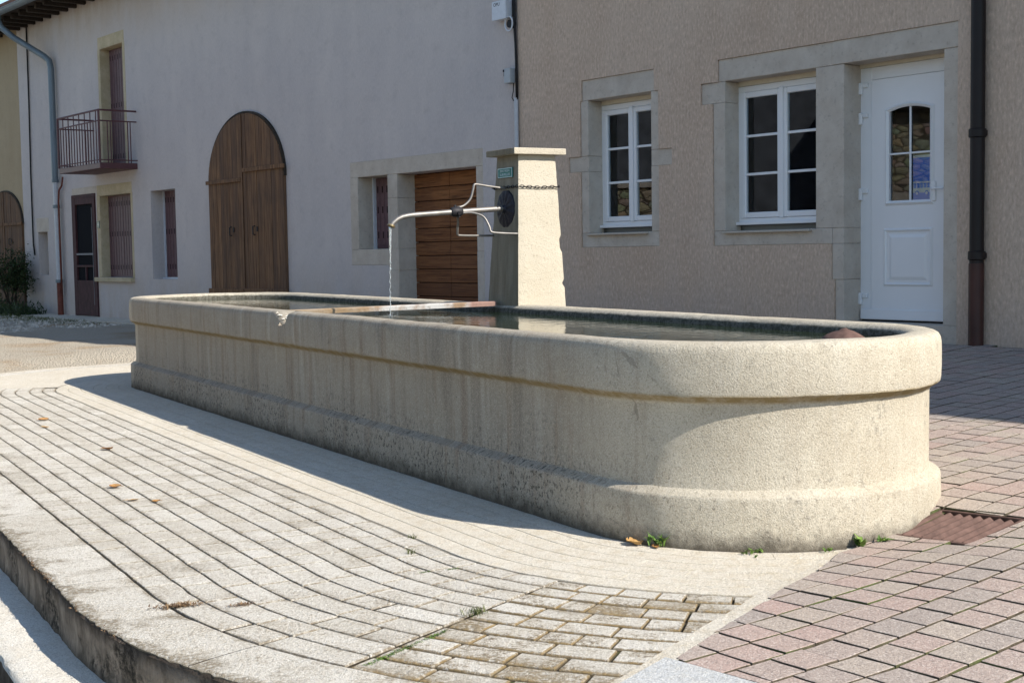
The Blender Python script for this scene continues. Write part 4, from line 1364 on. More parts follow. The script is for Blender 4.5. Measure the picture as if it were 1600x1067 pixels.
lf.quad((gx0, yl, gz0), (gx0, yl + .04, gz0), (gx0, yl + .04, gzs), (gx0, yl, gzs)); lf.quad((gx1, yl, gz0), (gx1, yl, gzs), (gx1, yl + .04, gzs), (gx1, yl + .04, gz0)); lf.quad((gx0, yl, gz0), (gx1, yl, gz0), (gx1, yl + .04, gz0), (gx0, yl + .04, gz0))
for (a, b, c, d) in ((lf0, lf0 + .002, lz0, lz1), (lf1 - .002, lf1, lz0, lz1), (lf0 + .002, lf1 - .002, lz0, lz0 + .002), (lf0 + .002, lf1 - .002, lz1 - .002, lz1)):
    lf.box(a, b, yl + .001, yl + .05, c, d)
# bottom weather rail
lf.box(lf0 - .10, lf1 + .09, yl - .022, yl - .001, z0 + .016, z0 + .105, .006)
leaf = lf.build('leaf', MAT['pvc'], fd, og)
# mouldings
mo = MB()
def mould(poly, wdt, y, hgt):
    n = len(poly); cx_ = sum(p[0] for p in poly) / n; cz_ = sum(p[1] for p in poly) / n
    inn = []
    for i, p in enumerate(poly):
        a, b = Vector((*poly[i - 1], 0)), Vector((*poly[(i + 1) % n], 0)); q = Vector((*p, 0))
        e1 = (q - a).normalized(); e2 = (b - q).normalized(); n1 = Vector((-e1.y, e1.x, 0)); n2 = Vector((-e2.y, e2.x, 0))
        m = (n1 + n2); m = m / max(.3, m.dot(n1)); 
        inn.append((p[0] + m.x * wdt, p[1] + m.y * wdt, p[0] + m.x * wdt * .5, p[1] + m.y * wdt * .5))
    for i in range(n):
        j = (i + 1) % n; p, q = poly[i], poly[j]; a, b = inn[i], inn[j]
        mo.quad((p[0], y, p[1]), (q[0], y, q[1]), (b[2], y - hgt, b[3]), (a[2], y - hgt, a[3]))
        mo.quad((a[2], y - hgt, a[3]), (b[2], y - hgt, b[3]), (b[0], y - .001, b[1]), (a[0], y - .001, a[1]))
ml = [(gx0 - .042, gz0 - .034), (gx1 + .042, gz0 - .034), (gx1 + .042, gzs + .02)] + [((gx0 + gx1) / 2 + (gx1 - gx0 + .084) / 2 * (1 - 2 * k / 12), gzs + .02 + .046 * (1 - (1 - 2 * k / 12) ** 2)) for k in range(1, 12)] + [(gx0 - .042, gzs + .02)]
mould(ml, .040, yl - .0005, .016)
mould([(.588, .800), (1.070, .800), (1.070, 1.287), (.588, 1.287)], .032, yl - .0005, .013)
mo.build('moulding', MAT['pvc'], leaf, og)
pn = MB()
a0, a1, b0, b1 = .640, 1.018, .852, 1.235
for (p, q) in (((a0, b0), (a1, b0)), ((a1, b0), (a1, b1)), ((a1, b1), (a0, b1)), ((a0, b1), (a0, b0))):
    cxx, czz = (a0 + a1) / 2, (b0 + b1) / 2
    def inn_(t): return (t[0] + (.028 if t[0] < cxx else -.028), t[1] + (.028 if t[1] < czz else -.028))
    P, Q = inn_(p), inn_(q)
    pn.quad((p[0], yl - .0006, p[1]), (q[0], yl - .0006, q[1]), (Q[0], yl - .011, Q[1]), (P[0], yl - .011, P[1]))
pn.quad((a0 + .028, yl - .011, b0 + .028), (a1 - .028, yl - .011, b0 + .028), (a1 - .028, yl - .011, b1 - .028), (a0 + .028, yl - .011, b1 - .028))
pn.build('panel', MAT['pvc'], leaf, og)
gp = MB(); n0 = gp.add([(gx0 + (gx1 - gx0) * k / nA, yl + .022, arch_z(gx0 + (gx1 - gx0) * k / nA)) for k in range(nA + 1)][::-1] + [(gx0, yl + .022, gz0), (gx1, yl + .022, gz0)])
gp.face([n0 + k for k in range(nA + 3)]); gp.build('pane', MAT['glass'], leaf, og)
gb = MB(); xm = (gx0 + gx1) / 2 + .003
gb.box(xm - .009, xm + .009, yl + .006, yl + .020, gz0, gzt - .001, .003); gb.box(gx0, xm - .0095, yl + .007, yl + .020, 1.897, 1.913, .003); gb.box(xm + .0095, gx1, yl + .007, yl + .020, 1.897, 1.913, .003)
gb.build('glazing_bar', MAT['pvc'], leaf, og)
hd = MB(); hd.box(1.062, 1.098, yl - .012, yl - .0005, 1.50, 1.66, .004); hd.tube([(1.08, yl - .012, 1.60), (1.08, yl - .05, 1.60), (1.09, yl - .055, 1.60), (1.20, yl - .055, 1.598)], .008, 10)
hd.build('handle', MAT['pvc'], leaf, og)
for zh in (2.482, 2.228, 1.587, .695):
    h = MB(); h.box(X0 - .012, X0 + .030, dd - .030, dd - .001, zh - .055, zh + .045, .005); h.box(X0 + .0305, X0 + .085, dd - .020, dd - .001, zh + .002, zh + .040, .004)
    h.build('hinge', MAT['pvc'], fd, og)
# dim hall behind the door light
rm = MB()
rm.quad((.2, 2.6, .5), (1.5, 2.6, .5), (1.5, 2.6, 2.8), (.2, 2.6, 2.8)); rm.quad((.2, dd + .07, .5), (.2, 2.6, .5), (.2, 2.6, 2.8), (.2, dd + .07, 2.8)); rm.quad((1.5, dd + .07, .5), (1.5, 2.6, .5), (1.5, 2.6, 2.8), (1.5, dd + .07, 2.8))
rm.quad((.2, dd + .07, 2.8), (1.5, dd + .07, 2.8), (1.5, 2.6, 2.8), (.2, 2.6, 2.8)); rm.quad((.2, dd + .07, .5), (1.5, dd + .07, .5), (1.5, 2.6, .5), (.2, 2.6, .5))
for (a, b, c, d) in ((.2, gx0, .5, 2.8), (gx1, 1.5, .5, 2.8), (gx0, gx1, .5, gz0), (gx0, gx1, gzt + .02, 2.8)):
    rm.quad((a, dd + .068, c), (b, dd + .068, c), (b, dd + .068, d), (a, dd + .068, d))
rm.build('interior', MAT['shutter_slot'], fd, og)
# poster fixed inside the glass of the door: blue with a white bus
po = empty('bus_poster', LW((xm + gx1) / 2, yl + .032, 1.70, 'R'), YR - pi / 2, 'blue poster with a white bus symbol behind the glass of the white front door', 'poster')
pc = ((xm + gx1) / 2, yl + .032, 1.70)
px0, px1 = xm + .010, gx1 - .002
b = MB(); b.box(px0, px1, yl + .032, yl + .035, 1.512, 1.878); b.build('sheet', MAT['poster_blue'], po, pc)
b = MB(); y_ = yl + .0305; y2 = yl + .0318
b.box(px0, px1, y_, y2, 1.862, 1.882)
b.box(px0 + .002, px1 - .012, y_, y2, 1.574, 1.612)                 # body
b.box(px0 + .002, px1 - .012, y_, y2, 1.652, 1.666)                 # roof
for k in range(6):
    xx = px0 + .002 + k * (px1 - px0 - .0185) / 5; b.box(xx, xx + .0045, y_, y2, 1.6125, 1.6515)
b.build('bus_symbol', MAT['poster_white'], po, pc)
for xx in (px0 + .042, px1 - .048):
    b = MB(); n0 = b.add([(xx + .018 * cos(2 * pi * k / 20), yl + .0298, 1.572 + .020 * sin(2 * pi * k / 20)) for k in range(20)]); b.face([n0 + k for k in range(20)][::-1])
    wh = b.build('bus_wheel', MAT['poster_blue'], po, pc)
    b = MB(); n0 = b.add([(xx + .011 * cos(2 * pi * k / 20), yl + .0290, 1.570 + .013 * sin(2 * pi * k / 20)) for k in range(20)]); b.face([n0 + k for k in range(20)][::-1]); b.build('hub', MAT['poster_white'], wh, pc)
# downpipe
dp = MB(); dp.tube([(1.668, -.062, 6.1), (1.668, -.062, 2.10), (1.666, -.062, 1.15), (1.664, -.062, .39)], .054, 20, cap=True)
dpo = dp.build('downpipe', MAT['black_pipe'], rh, smooth=True, ang=50)
for zz in (1.99, 1.055):
    c = MB(); c.tube([(1.667, -.062, zz - .035), (1.667, -.062, zz - .028), (1.667, -.062, zz + .028), (1.667, -.062, zz + .035)], [.058, .066, .066, .058], 20); c.box(1.62, 1.714, -.012, .0, zz - .02, zz + .02)
    c.build('collar', MAT['black_pipe'], dpo, smooth=True, ang=40)
sh = MB(); sh.tube([(1.664, -.062, .31), (1.664, -.062, .995)], .0575, 20); s_ = sh.build('cast_shoe', MAT['rust_dark'], dpo, smooth=True, ang=50)
s_.data.materials[0] = plain('dull_red_brown_pipe', (.05, .016, .012), .5, .4, var=.3, sc=4)
# roof
rf = MB()
def roof_slab(mb, x0, x1, y0, z0, y1, z1, th):
    a = [(x0, y0, z0), (x1, y0, z0), (x1, y1, z1), (x0, y1, z1)]; b = [(p[0], p[1], p[2] + th) for p in a]
    mb.poly(a[::-1]); mb.poly(b)
    for i in range(4): mb.quad(a[i], a[(i + 1) % 4], b[(i + 1) % 4], b[i])
roof_slab(rf, -4.04, 12.3, -.62, RT - .05, 4, RT + 2.1, .14); roof_slab(rf, -4.04, 12.3, 4.0, RT + 2.1, 8.6, RT - .05, .14)
rf.build('roof', MAT['tile'], rh)

# ---------------------------------------------- left house (grey rendered farmhouse)
lh = empty('farmhouse', OL_, YL - pi / 2, 'long farmhouse with pale grey rendered wall, plum shutters, balcony and arched barn door', 'farmhouse')
LT = 6.0
WL0 = -15.60
ud = (-11.49, -10.50, 2.73, 4.79); wd_ = (-11.72, -10.37, .80, 2.25); w3 = (-9.58, -8.63, .78, 2.245); dL = (-12.96, -11.90, .09, 2.30); vt = (-14.83, -14.32, .83, 1.665)
gw = (-3.243, -2.560, 1.200, 2.124); gd = (-2.345, -.742, .10, 2.123)
gst = [(-3.425, -.612, 2.124, 2.322), (-3.425, -3.243, 1.0, 2.124), (-2.560, -2.345, .10, 2.124), (-3.243, -2.56, 1.0, 1.2), (-.742, -.612, .10, 2.124)]
holes = [ud, wd_, w3, dL, vt] + gst + [gw, gd]
mb = MB(); hl = inr(holes)
xs, zs = grid_of(holes, (WL0, -.0, -.2, LT))
cellfaces(mb, xs, zs, lambda x, z: not hl(x, z), .0, .30)
mb.box(WL0 + .02, -.3, 7.6, 7.9, -.2, LT)
mb.build('wall', MAT['render_grey'], lh)
def reveal_part(op, dep, mat, parent, name='reveal', th=.012):
    a, b, c, d = op; m = MB()
    m.box(a - .0, a + th, -.002, dep, c, d); m.box(b - th, b, -.002, dep, c, d); m.box(a + th, b - th, -.0015, dep, d - th, d)
    return m.build(name, mat, parent)
def shutters(parent, x0, x1, z0, z1, y, nleaf, name='shutter'):
    for k in range(nleaf):
        a, b = x0 + (x1 - x0) * k / nleaf + .004, x0 + (x1 - x0) * (k + 1) / nleaf - .004
        m = MB(); m.box(a, b, y, y + .022, z0, z1, .003)
        nr = max(2, int((b - a) / .085))
        for i in range(nr):
            xa = a + (b - a) * (i + .2) / nr; xb = a + (b - a) * (i + .8) / nr
            m.box(xa, xb, y - .007, y - .0005, z0 + .03, z1 - .03, .004)
        sl = m; sl.mi = 1
        for i in range(nr):
            xc = a + (b - a) * (i + .5) / nr
            for zz in (z0 + .13, z0 + (z1 - z0) * .5, z1 - .19):
                sl.box(xc - .012, xc + .012, y - .0085, y - .0072, zz, zz + .085)
        m.build(name, [MAT['shutter'], MAT['shutter_slot']], parent)
# upper french window with shutters
q = empty('balcony_door', (0, 0, 0), 0, parent=lh)
reveal_part(ud, .20, MAT['stone_ochre'], q)
m = MB(); m.box(ud[0] - .07, ud[1] + .07, -.004, .05, ud[3] + .001, 4.985, .003); m.box(ud[0] - .09, ud[0] - .001, -.004, .05, ud[2], ud[3], .003); m.box(ud[1] + .001, ud[1] + .085, -.004, .05, ud[2], ud[3], .003)
m.build('stone_surround', MAT['stone_ochre'], q); shutters(q, ud[0] + .013, ud[1] - .013, ud[2] + .01, ud[3] - .02, .17, 3)
# balcony
bx0, bx1, bd = -11.86, -10.04, .65
bl = empty('balcony', ((bx0 + bx1) / 2, -bd / 2, 2.62), 0, parent=lh)
og2 = ((bx0 + bx1) / 2, -bd / 2, 2.62)
m = MB(); m.box(bx0, bx1, -bd, -.001, 2.62, 2.715, .006); m.build('slab', MAT['rail'], bl, og2)
m = MB()
zt, zm = 3.575, 3.40
for (p, q2) in (((bx0, -bd), (bx1, -bd)), ((bx1, -bd), (bx1, -.001)), ((bx0, -bd), (bx0, -.001))):
    for zz, rr in ((zt, .017), (zm, .012), (2.76, .010)):
        m.tube([(p[0], p[1], zz), (q2[0], q2[1], zz)], rr, 6)
m.tube([(bx1, -bd, 2.715), (bx1, -bd, zt)], .02, 8); m.tube([(bx0, -bd, 2.715), (bx0, -bd, zt)], .02, 8)
m.build('rail', MAT['rail'], bl, og2)
nb = 15
for k in range(1, nb):
    xx = bx0 + (bx1 - bx0) * k / nb
    m = MB(); m.tube([(xx, -bd, 2.715), (xx, -bd, zt if k % 2 == 0 else zm)], .0095, 6); m.build('baluster', MAT['rail'], bl, og2)
for yy in (-bd * .78, -bd * .70, -bd * .24, -bd * .17):
    for xx in (bx0, bx1):
        m = MB(); m.tube([(xx, yy, 2.715), (xx, yy, zm)], .0095, 6); m.build('baluster', MAT['rail'], bl, og2)
# entrance screen door
q = empty('entrance_door', (0, 0, 0), 0, parent=lh)
m = MB(); a, b2, c, d = dL; y = -.012
m.box(a - .07, a + .02, y, .06, c, d, .004); m.box(b2 - .02, b2 + .0, y, .06, c, d, .004); m.box(a + .02, b2 - .02, y, .06, d - .06, d, .004)
m.box(a + .021, a + .12, y - .01, .03, c + .01, d - .061, .004); m.box(b2 - .13, b2 - .021, y - .01, .03, c + .01, d - .061, .004)
for (z0_, z1_) in ((c + .01, .74), (.98, 1.02), (2.12, d - .061)):
    m.box(a + .121, b2 - .131, y - .009, .03, z0_, z1_, .004)
m.box((a + b2) / 2 - .02, (a + b2) / 2 + .02, y - .006, .02, .7405, .979)
m.build('leaf', MAT['plum_door'], q)
m = MB(); m.box(a + .121, b2 - .131, .012, .016, .7405, 2.119); m.build('insect_screen', plain('dark_screen', (.012, .013, .016), .9, .05, var=.1), q)
m = MB(); m.box(b2 - .16, b2 - .145, y - .014, y - .0105, .30, 2.05); m.box(a + .13, b2 - .14, y - .012, y - .0095, 1.20, 1.235); m.build('strip', plain('dull_grey_strip', (.16, .16, .18), .6, .3, var=.1), q)
m = MB(); m.box(a - .03, b2 + .03, -.005, .05, d + .001, 2.425, .003); m.build('lintel', MAT['stone'], q)
# shuttered window by the door
q = empty('shuttered_window', (0, 0, 0), 0, parent=lh); q['label'] = 'shuttered window with ochre stone surround beside the plum entrance door'
reveal_part(wd_, .18, MAT['stone_ochre'], q)
m = MB(); a, b2, c, d = wd_
m.box(a - .11, b2 + .05, -.005, .05, d + .001, 2.425, .003); m.box(a - .13, a - .001, -.005, .05, c, d, .003); m.box(b2 + .001, b2 + .07, -.005, .05, c, d, .003); m.build('stone_surround', MAT['stone_ochre'], q)
m = MB(); m.box(a - .2, b2 + .05, -.07, .17, .725, .799, .006); m.build('sill', MAT['stone_ochre'], q)
shutters(q, a + .013, b2 - .013, c + .002, d - .014, .15, 4)
# second shuttered window
q = empty('shuttered_window', (0, 0, 0), 0, parent=lh); q['label'] = 'plain shuttered window without stone surround, left of the arched barn door'
reveal_part(w3, .27, MAT['render_grey'], q); a, b2, c, d = w3
shutters(q, a + .02, b2 - .013, c + .03, d - .014, .24, 3)
m = MB(); m.box(a + .013, b2 - .013, .17, .27, c, c + .025); m.box(a + .0125, a + .03, .21, .26, c + .026, d - .013); m.build('frame', MAT['box'], q)
# blocked vent opening
q = empty('vent_opening', (0, 0, 0), 0, parent=lh)
m = MB(); a, b2, c, d = vt; m.box(a, b2, .22, .28, c, d); 
for k in range(4): m.box(a + .01, b2 - .01, .20 + .012 * (k % 2), .2195, c + .02 + k * .2, c + .2 + k * .2, .01)
m.build('stone_filling', MAT['stone_ochre'], q)
m = MB(); m.box(a - .06, b2 + .08, -.003, .05, d + .001, d + .27, .004); m.build('lintel', MAT['stone'], q)
# arched barn door
def arched_door(parent, x0, x1, z0, zs_, zt_, name, bars, mat, xm=None, y0=-.05):
    q = empty(name, ((x0 + x1) / 2, 0, z0), 0, parent=parent); og = ((x0 + x1) / 2, 0, z0)
    cx_, hw = (x0 + x1) / 2, (x1 - x0) / 2
    xm = xm or cx_
    def az(x):
        f = max(-1, min(1, (x - cx_) / hw)); return zs_ + (zt_ - zs_) * sqrt(max(0, 1 - f * f))
    for (a, b, sd) in ((x0, xm - .012, 0), (xm + .012, x1, 1)):
        m = MB(); x = a
        while x < b - .02:
            wdt = min(random.uniform(.10, .16), b - x)
            if b - (x + wdt) < .06: wdt = b - x
            m.tint = random.random()
            xa, xb = x + .002, x + wdt - .002
            yy = y0 + random.uniform(0, .006)
            n = 5
            tp = [(xa + (xb - xa) * k / n) for k in range(n + 1)]
            front = [(xa, yy, z0), (xb, yy, z0)] + [(t, yy, az(t) - .012) for t in tp[::-1]]
            back = [(p[0], 0.0, p[2]) for p in front]
            m.poly(front)
            for i in range(len(front)): j = (i + 1) % len(front); m.quad(front[j], front[i], back[i], back[j])
            x += wdt
        lf = m.build('leaf', mat, q, og)
        for zz, hh in bars[sd]:
            m = MB(); m.tint = .1
            ea, eb = (a - .045, b - .02) if sd == 0 else (a + .03, b + .05)
            m.box(ea, eb, y0 - .028, y0 - .001, zz, zz + hh, .004)
            for k in range(6):
                xx = ea + .08 + (eb - ea - .16) * k / 5; m.lathe([(.011, -.0005), (.009, .005), (0, .007)], (0, 0, 0), 6)
                nn = len(m.v)
                for i in range(nn - 18, nn):
                    vx, vy, vz = m.v[i]; m.v[i] = (xx + vx, y0 - .028 - vz, zz + hh / 2 + vy)
            m.build('cross_bar', mat, lf, og)
        m = MB(); xx = xm - .38 if sd == 0 else xm + .34
        m.tube([(xx, y0 - .004, 1.57), (xx, y0 - .035, 1.56), (xx, y0 - .035, 1.45), (xx, y0 - .004, 1.44)], .010, 6); m.box(xx + .06, xx + .09, y0 - .010, y0 - .0005, 1.49, 1.56)
        m.build('handle', MAT['steel_dark'], lf, og)
    m = MB(); m.box(xm - .035, xm + .011, y0 - .012, y0 - .0005, z0 + .06, az(xm) - .015, .004); m.build('cover_strip', mat, q, og)
    # thin edge strip following the arch
    m = MB(); n = 28
    for k in range(n):
        a0, a1 = pi * k / n, pi * (k + 1) / n
        def pt(a, o): return (cx_ - (hw + o) * cos(a), zs_ + (zt_ - zs_ + o) * sin(a))
        p, r2, s2, t2 = pt(a0, .0), pt(a1, .0), pt(a1, .022), pt(a0, .022)
        m.quad((p[0], y0 + .012, p[1]), (r2[0], y0 + .012, r2[1]), (s2[0], y0 + .012, s2[1]), (t2[0], y0 + .012, t2[1]))
        m.quad((t2[0], y0 + .012, t2[1]), (s2[0], y0 + .012, s2[1]), (s2[0], 0, s2[1]), (t2[0], 0, t2[1]))
    m.build('arch_strip', MAT['soffit_wood'], q, og)
    return q
ad_ = arched_door(lh, -7.365, -5.085, .45, 2.25, 3.215, 'arched_door', ([(2.225, .055), (.58, .075)], [(2.355, .06), (.58, .085)]), MAT['door_wood'], -6.275)
m = MB(); m.box(-7.5, -4.95, -.20, -.002, -.1, .45, .02); m.build('threshold', MAT['stone'], ad_).location = (6.225, 0, -.45)
# garage door and its little window
q = empty('garage_door', (0, 0, 0), 0, parent=lh)
surr = [(-2.560, -.612, 2.124, 2.322), (-2.560, -2.345, 1.83, 2.124), (-2.560, -2.345, 1.20, 1.83), (-2.560, -2.345, .93, 1.20), (-2.560, -2.345, .10, .93), (-.742, -.612, 1.15, 2.124), (-.742, -.612, .10, 1.15)]
stones_part(surr, 'stone_surround', q, MAT['stone'], -.003, .31)
zz = .10; k = 0
while zz < 2.12:
    hh = min(.168, 2.13 - zz)
    for (a, b2) in ((-2.40, -1.618), (-1.612, -.70)):
        m = MB(); m.tint = max(0, min(1, .95 - (zz - .5) * .75 + random.uniform(-.12, .12))); m.box(a, b2, .26 + random.uniform(0, .004), .30, zz + .004, zz + hh - .004, .006)
        pb = m.build('board', MAT['garage_wood'], q)
    zz += hh; k += 1
m = MB(); m.box(-2.42, -.69, .305, .32, .1, 2.2); m.build('backing', MAT['shutter_slot'], q)
q = empty('shuttered_window', (0, 0, 0), 0, parent=lh); q['label'] = 'small shuttered window in stone surround next to the garage door'
stones_part([(-3.425, -2.560, 2.124, 2.322), (-3.425, -3.243, 1.2, 2.124), (-3.425, -2.56, 1.0, 1.2)], 'stone_surround', q, MAT['stone'], -.003, .31)
shutters(q, gw[0] + .02, gw[1] - .005, gw[2] + .01, gw[3] - .008, .26, 2)
m = MB(); m.box(gw[0], gw[1], .29, .31, gw[2], gw[3]); m.box(gw[0] + .001, gw[0] + .018, .22, .285, gw[2] + .001, gw[3] - .001); m.build('frame', MAT['box'], q)
# zinc downpipe
m = MB()
m.tube([(-14.44, -.74, 5.74), (-14.44, -.74, 5.62), (-14.40, -.70, 5.50), (-14.25, -.52, 5.30), (-13.75, -.15, 4.93), (-13.62, -.10, 4.83), (-13.58, -.09, 4.70), (-13.58, -.09, 4.0), (-13.58, -.09, 2.60)], .058, 14)
dz_ = m.build('downpipe', MAT['zinc'], lh, smooth=True, ang=60); dz_['label'] = 'blue grey zinc downpipe with offset bends under the eaves'
m = MB(); m.tube([(-13.58, -.085, 2.62), (-13.57, -.085, .72)], .050, 14); m.build('lower_pipe', MAT['pvc_pipe'], dz_, smooth=True, ang=60)
m = MB(); m.tube([(-13.57, -.085, .74), (-13.56, -.085, .04)], .055, 14); m.build('cast_shoe', MAT['rust_pipe'], dz_, smooth=True, ang=60)
for zz in (2.60, 2.12, .72):
    m = MB(); m.tube([(-13.58, -.087, zz - .03), (-13.58, -.087, zz + .03)], .066, 14); m.build('collar', MAT['zinc'], dz_, smooth=True, ang=40)
m = MB(); m.tube([(-13.30, -.05, 2.66), (-13.34, -.06, 2.50), (-13.46, -.07, 2.42), (-13.48, -.08, 2.2), (-13.48, -.08, .5)], .018, 8); m.build('branch_pipe', MAT['rust_pipe'], dz_, smooth=True)
# eaves: roof slab, rafters, gutter
def eaves(parent, x0, x1, name='roof'):
    m = MB(); roof_slab(m, x0, x1, -.74, 5.79, 4.0, 5.79 + 4.74 * .42, .12); roof_slab(m, x0, x1, 4.0, 5.79 + 4.74 * .42, 8.8, 5.79, .12)
    rf = m.build(name, MAT['tile'], parent)
    m = MB(); m.box(x0, x1, -.70, -.001, 5.742, 5.765); m.build('soffit', MAT['soffit_wood'], rf)
    m = MB(); x = x0 + .2
    while x < x1:
        m.box(x - .04, x + .04, -.60, -.001, 5.635, 5.7415, .01); x += .42
    m.build('rafter_ends', MAT['soffit_wood'], rf)
    m = MB(); n = 10
    sec = [(-.765 + .078 * cos(pi + pi * k / n), 5.775 + .078 * sin(pi + pi * k / n)) for k in range(n + 1)]
    for a, b in zip(sec, sec[1:]): m.quad((x0, a[0], a[1]), (x1, a[0], a[1]), (x1, b[0], b[1]), (x0, b[0], b[1]))
    sec2 = [(-.765 + .070 * cos(pi + pi * k / n), 5.778 + .070 * sin(pi + pi * k / n)) for k in range(n + 1)]
    for a, b in zip(sec2, sec2[1:]): m.quad((x0, b[0], b[1]), (x1, b[0], b[1]), (x1, a[0], a[1]), (x0, a[0], a[1]))
    m.tube([(x0, -.845, 5.778), (x1, -.845, 5.778)], .010, 6)
    m.build('gutter', MAT['zinc'], rf, smooth=True)
    return rf
eaves(lh, WL0, -.02)

# ---------------------------------------------- yellow neighbour
YO = LW(WL0 - .003, 0, 0)
yh = empty('yellow_house', YO, YL - pi / 2, 'neighbouring house with ochre yellow rendered wall at the far left edge', 'house')
m = MB(); m.box(-9, 0, .0, .3, -.2, 6.0); m.build('wall', MAT['render_yellow'], yh)
eaves(yh, -9, -.006)
arched_door(yh, -2.05, -.02, .12, 1.87, 2.53, 'arched_door', ([(1.83, .06)], [(1.83, .06)]), MAT['door_wood'], None, -.045)

# ---------------------------------------------- fixtures on the walls
def wallbox(name, s, z, wx, hz, dp, mat, label, cat):
    o = LW(s, -dp / 2, z); e = empty(name, o, YL - pi / 2, label, cat); return e
b = wallbox('junction_box', -.14, 3.785, .245, .205, .10, None, 'white square plastic junction box high on the grey wall where the houses meet', 'junction box')
m = MB(); m.box(-.118, .118, -.05, .05, -.10, .10, .008); m.build('case', MAT['box'], b)
m = MB(); m.box(-.122, .122, -.062, -.0505, -.104, .104, .005); lid = m.build('lid', MAT['box'], b)
text_mesh('lettering', 'OPU', .055, MAT['ink'], lid, (-.035, -.0626, .062), (pi / 2, 0, 0))
b = wallbox('cable_reel', .01, 3.625, .1, .16, .08, None, 'small round cable reel under the white junction box beside black cable', 'cable reel')
m = MB(); m.tube([(-.02, -.03, 0), (-.02, .035, 0)], [.045, .045], 16); m.build('core', MAT['cable'], b, smooth=True, ang=40)
m = MB(); m.tube([(-.02 + .064 * cos(t * pi / 10), -.035, .078 * sin(t * pi / 10)) for t in range(21)], .009, 8, cap=False); m.build('rim', MAT['box'], b, smooth=True)
b = wallbox('meter_box', -.045, 3.065, .14, .16, .09, None, 'small grey plastic box lower on the grey wall beside the black cable', 'meter box')
m = MB(); m.box(-.05, .055, -.045, .045, -.08, .08, .006); m.build('case', MAT['box_grey'], b)
m = MB(); m.box(-.075, -.0505, -.03, .04, .0, .075, .004); m.box(-.06, -.04, -.05, -.0455, .045, .07); m.build('side_block', MAT['steel_dark'], b)
m = MB(); pts = [(.035, -.03, 5.6), (.035, -.03, 3.9), (.035, -.03, 3.55), (.046, -.03, 3.40), (.052, -.03, 3.2), (.054, -.03, 2.80)]
m.tube([LW(*p) for p in pts], .014, 8); m.tube([LW(.012, -.03, z) for z in (5.6, 3.7)], .010, 8); m.tube([LW(s, -.03, z) for s, z in ((.0, 2.99), (-.005, 2.90), (-.03, 2.83), (-.005, 2.795), (.045, 2.80))], .006, 6)
tag(m.build('power_cable', MAT['cable'], smooth=True), 'thick black cable running down the corner between the two houses', 'cable')
m = MB(); m.tube([LW(.042, -.03, 2.82), LW(.040, -.03, .3)], .024, 12); tag(m.build('conduit', MAT['pvc_pipe'], smooth=True, ang=40), 'pale blue grey conduit at the corner between the houses behind the pillar', 'conduit')
m = MB(); m.tube([LW(s, -.025, z) for s, z in ((-14.97, 5.66), (-14.975, 5.0), (-14.985, 4.2), (-15.04, 2.8), (-15.05, 1.45), (-14.99, 1.22))], .016, 8)
tag(m.build('telephone_cable', MAT['cable'], smooth=True), 'thin dark cable running down the far left of the grey wall beside the yellow house', 'cable')
b = empty('number_plate', LW(-11.79, -.010, 1.735), YL - pi / 2, 'small dark green house number plate between the entrance door and shuttered window', 'number plate')
m = MB(); m.box(-.06, .06, -.006, .006, -.065, .065, .002); pt_ = m.build('plate', MAT['number'], b); text_mesh('numeral', '4', .10, MAT['sign_white'], pt_, (0, -.0068, 0), (pi / 2, 0, 0))

# ---------------------------------------------- opposite side of the street (mirrored in the glass)
def mat_rubble():
    m = NT('rubble_stone', .95, .1); o = m.scale(m.obj(), (1, 1, 1.9))
    v = m.voro(o, 4.2, 'DISTANCE_TO_EDGE'); cc = m.voro(o, 4.2, 'F1', 'Color'); n = m.noise(m.obj(), 14, 5, .7)
    c = m.mix(m.ramp(n, .3, .7), (.42, .35, .24), (.56, .49, .37)); c = m.mix(.25, c, cc, 'MULTIPLY')
    m.color(m.mix(m.ramp(v, .02, .09), (.10, .08, .055), c)); m.bump(v, .8, .05); return m.mat
sh_ = empty('stone_house', (-11, 9.2, 0), 0, 'rubble stone house across the street, mirrored in the glass of the white front door', 'house')
m = MB(); m.box(-1.5, 0, -3.4, 2.0, 2.10, 3.6); m.build('wall', mat_rubble(), sh_)
m = MB(); m.box(-1.5, .03, -3.4, 2.0, 1.96, 2.10); m.build('string_course', MAT['stone'], sh_)
m = MB(); m.box(-1.5, .0, -3.4, 2.0, -.4, 1.96); m.build('brick_base', plain('brown_brick', (.13, .06, .04), .9, .1, var=.3, sc=12), sh_)
m = MB(); m.box(-1.5, .25, -3.4, 2.0, 3.6, 5.2); m.build('timber_gable', MAT['soffit_wood'], sh_)
gp_ = empty('gate_pier', (-10.6, 15.25, 0), 0, 'rubble stone gate pier across the street, mirrored in the narrower window', 'gate pier')
m = MB(); m.box(-.4, 0, -.35, 1.25, -.4, 2.3, .02); m.build('shaft', bpy.data.materials['rubble_stone'], gp_); m = MB(); m.box(-.45, .05, -.4, 1.3, 2.3, 2.4, .01); m.build('cap', MAT['stone'], gp_)
bn = empty('backdrop_barn', (-13.2, 18, 0), 0, 'grey barn added across the street as a dark backdrop mirrored in the window panes', 'barn')  # unseen barn, added so the panes mirror something darker than the sky
m = MB(); m.box(-3, 0, -8.0, 4, -.4, 4.8); m.build('wall', plain('backdrop_barn_grey', (.14, .15, .17), .9, .1, var=.3, sc=4), bn); m = MB(); roof_slab(m, -3.4, .5, -8.3, 4.8, 4.4, 4.8, .2); m.build('roof', MAT['tile'], bn)

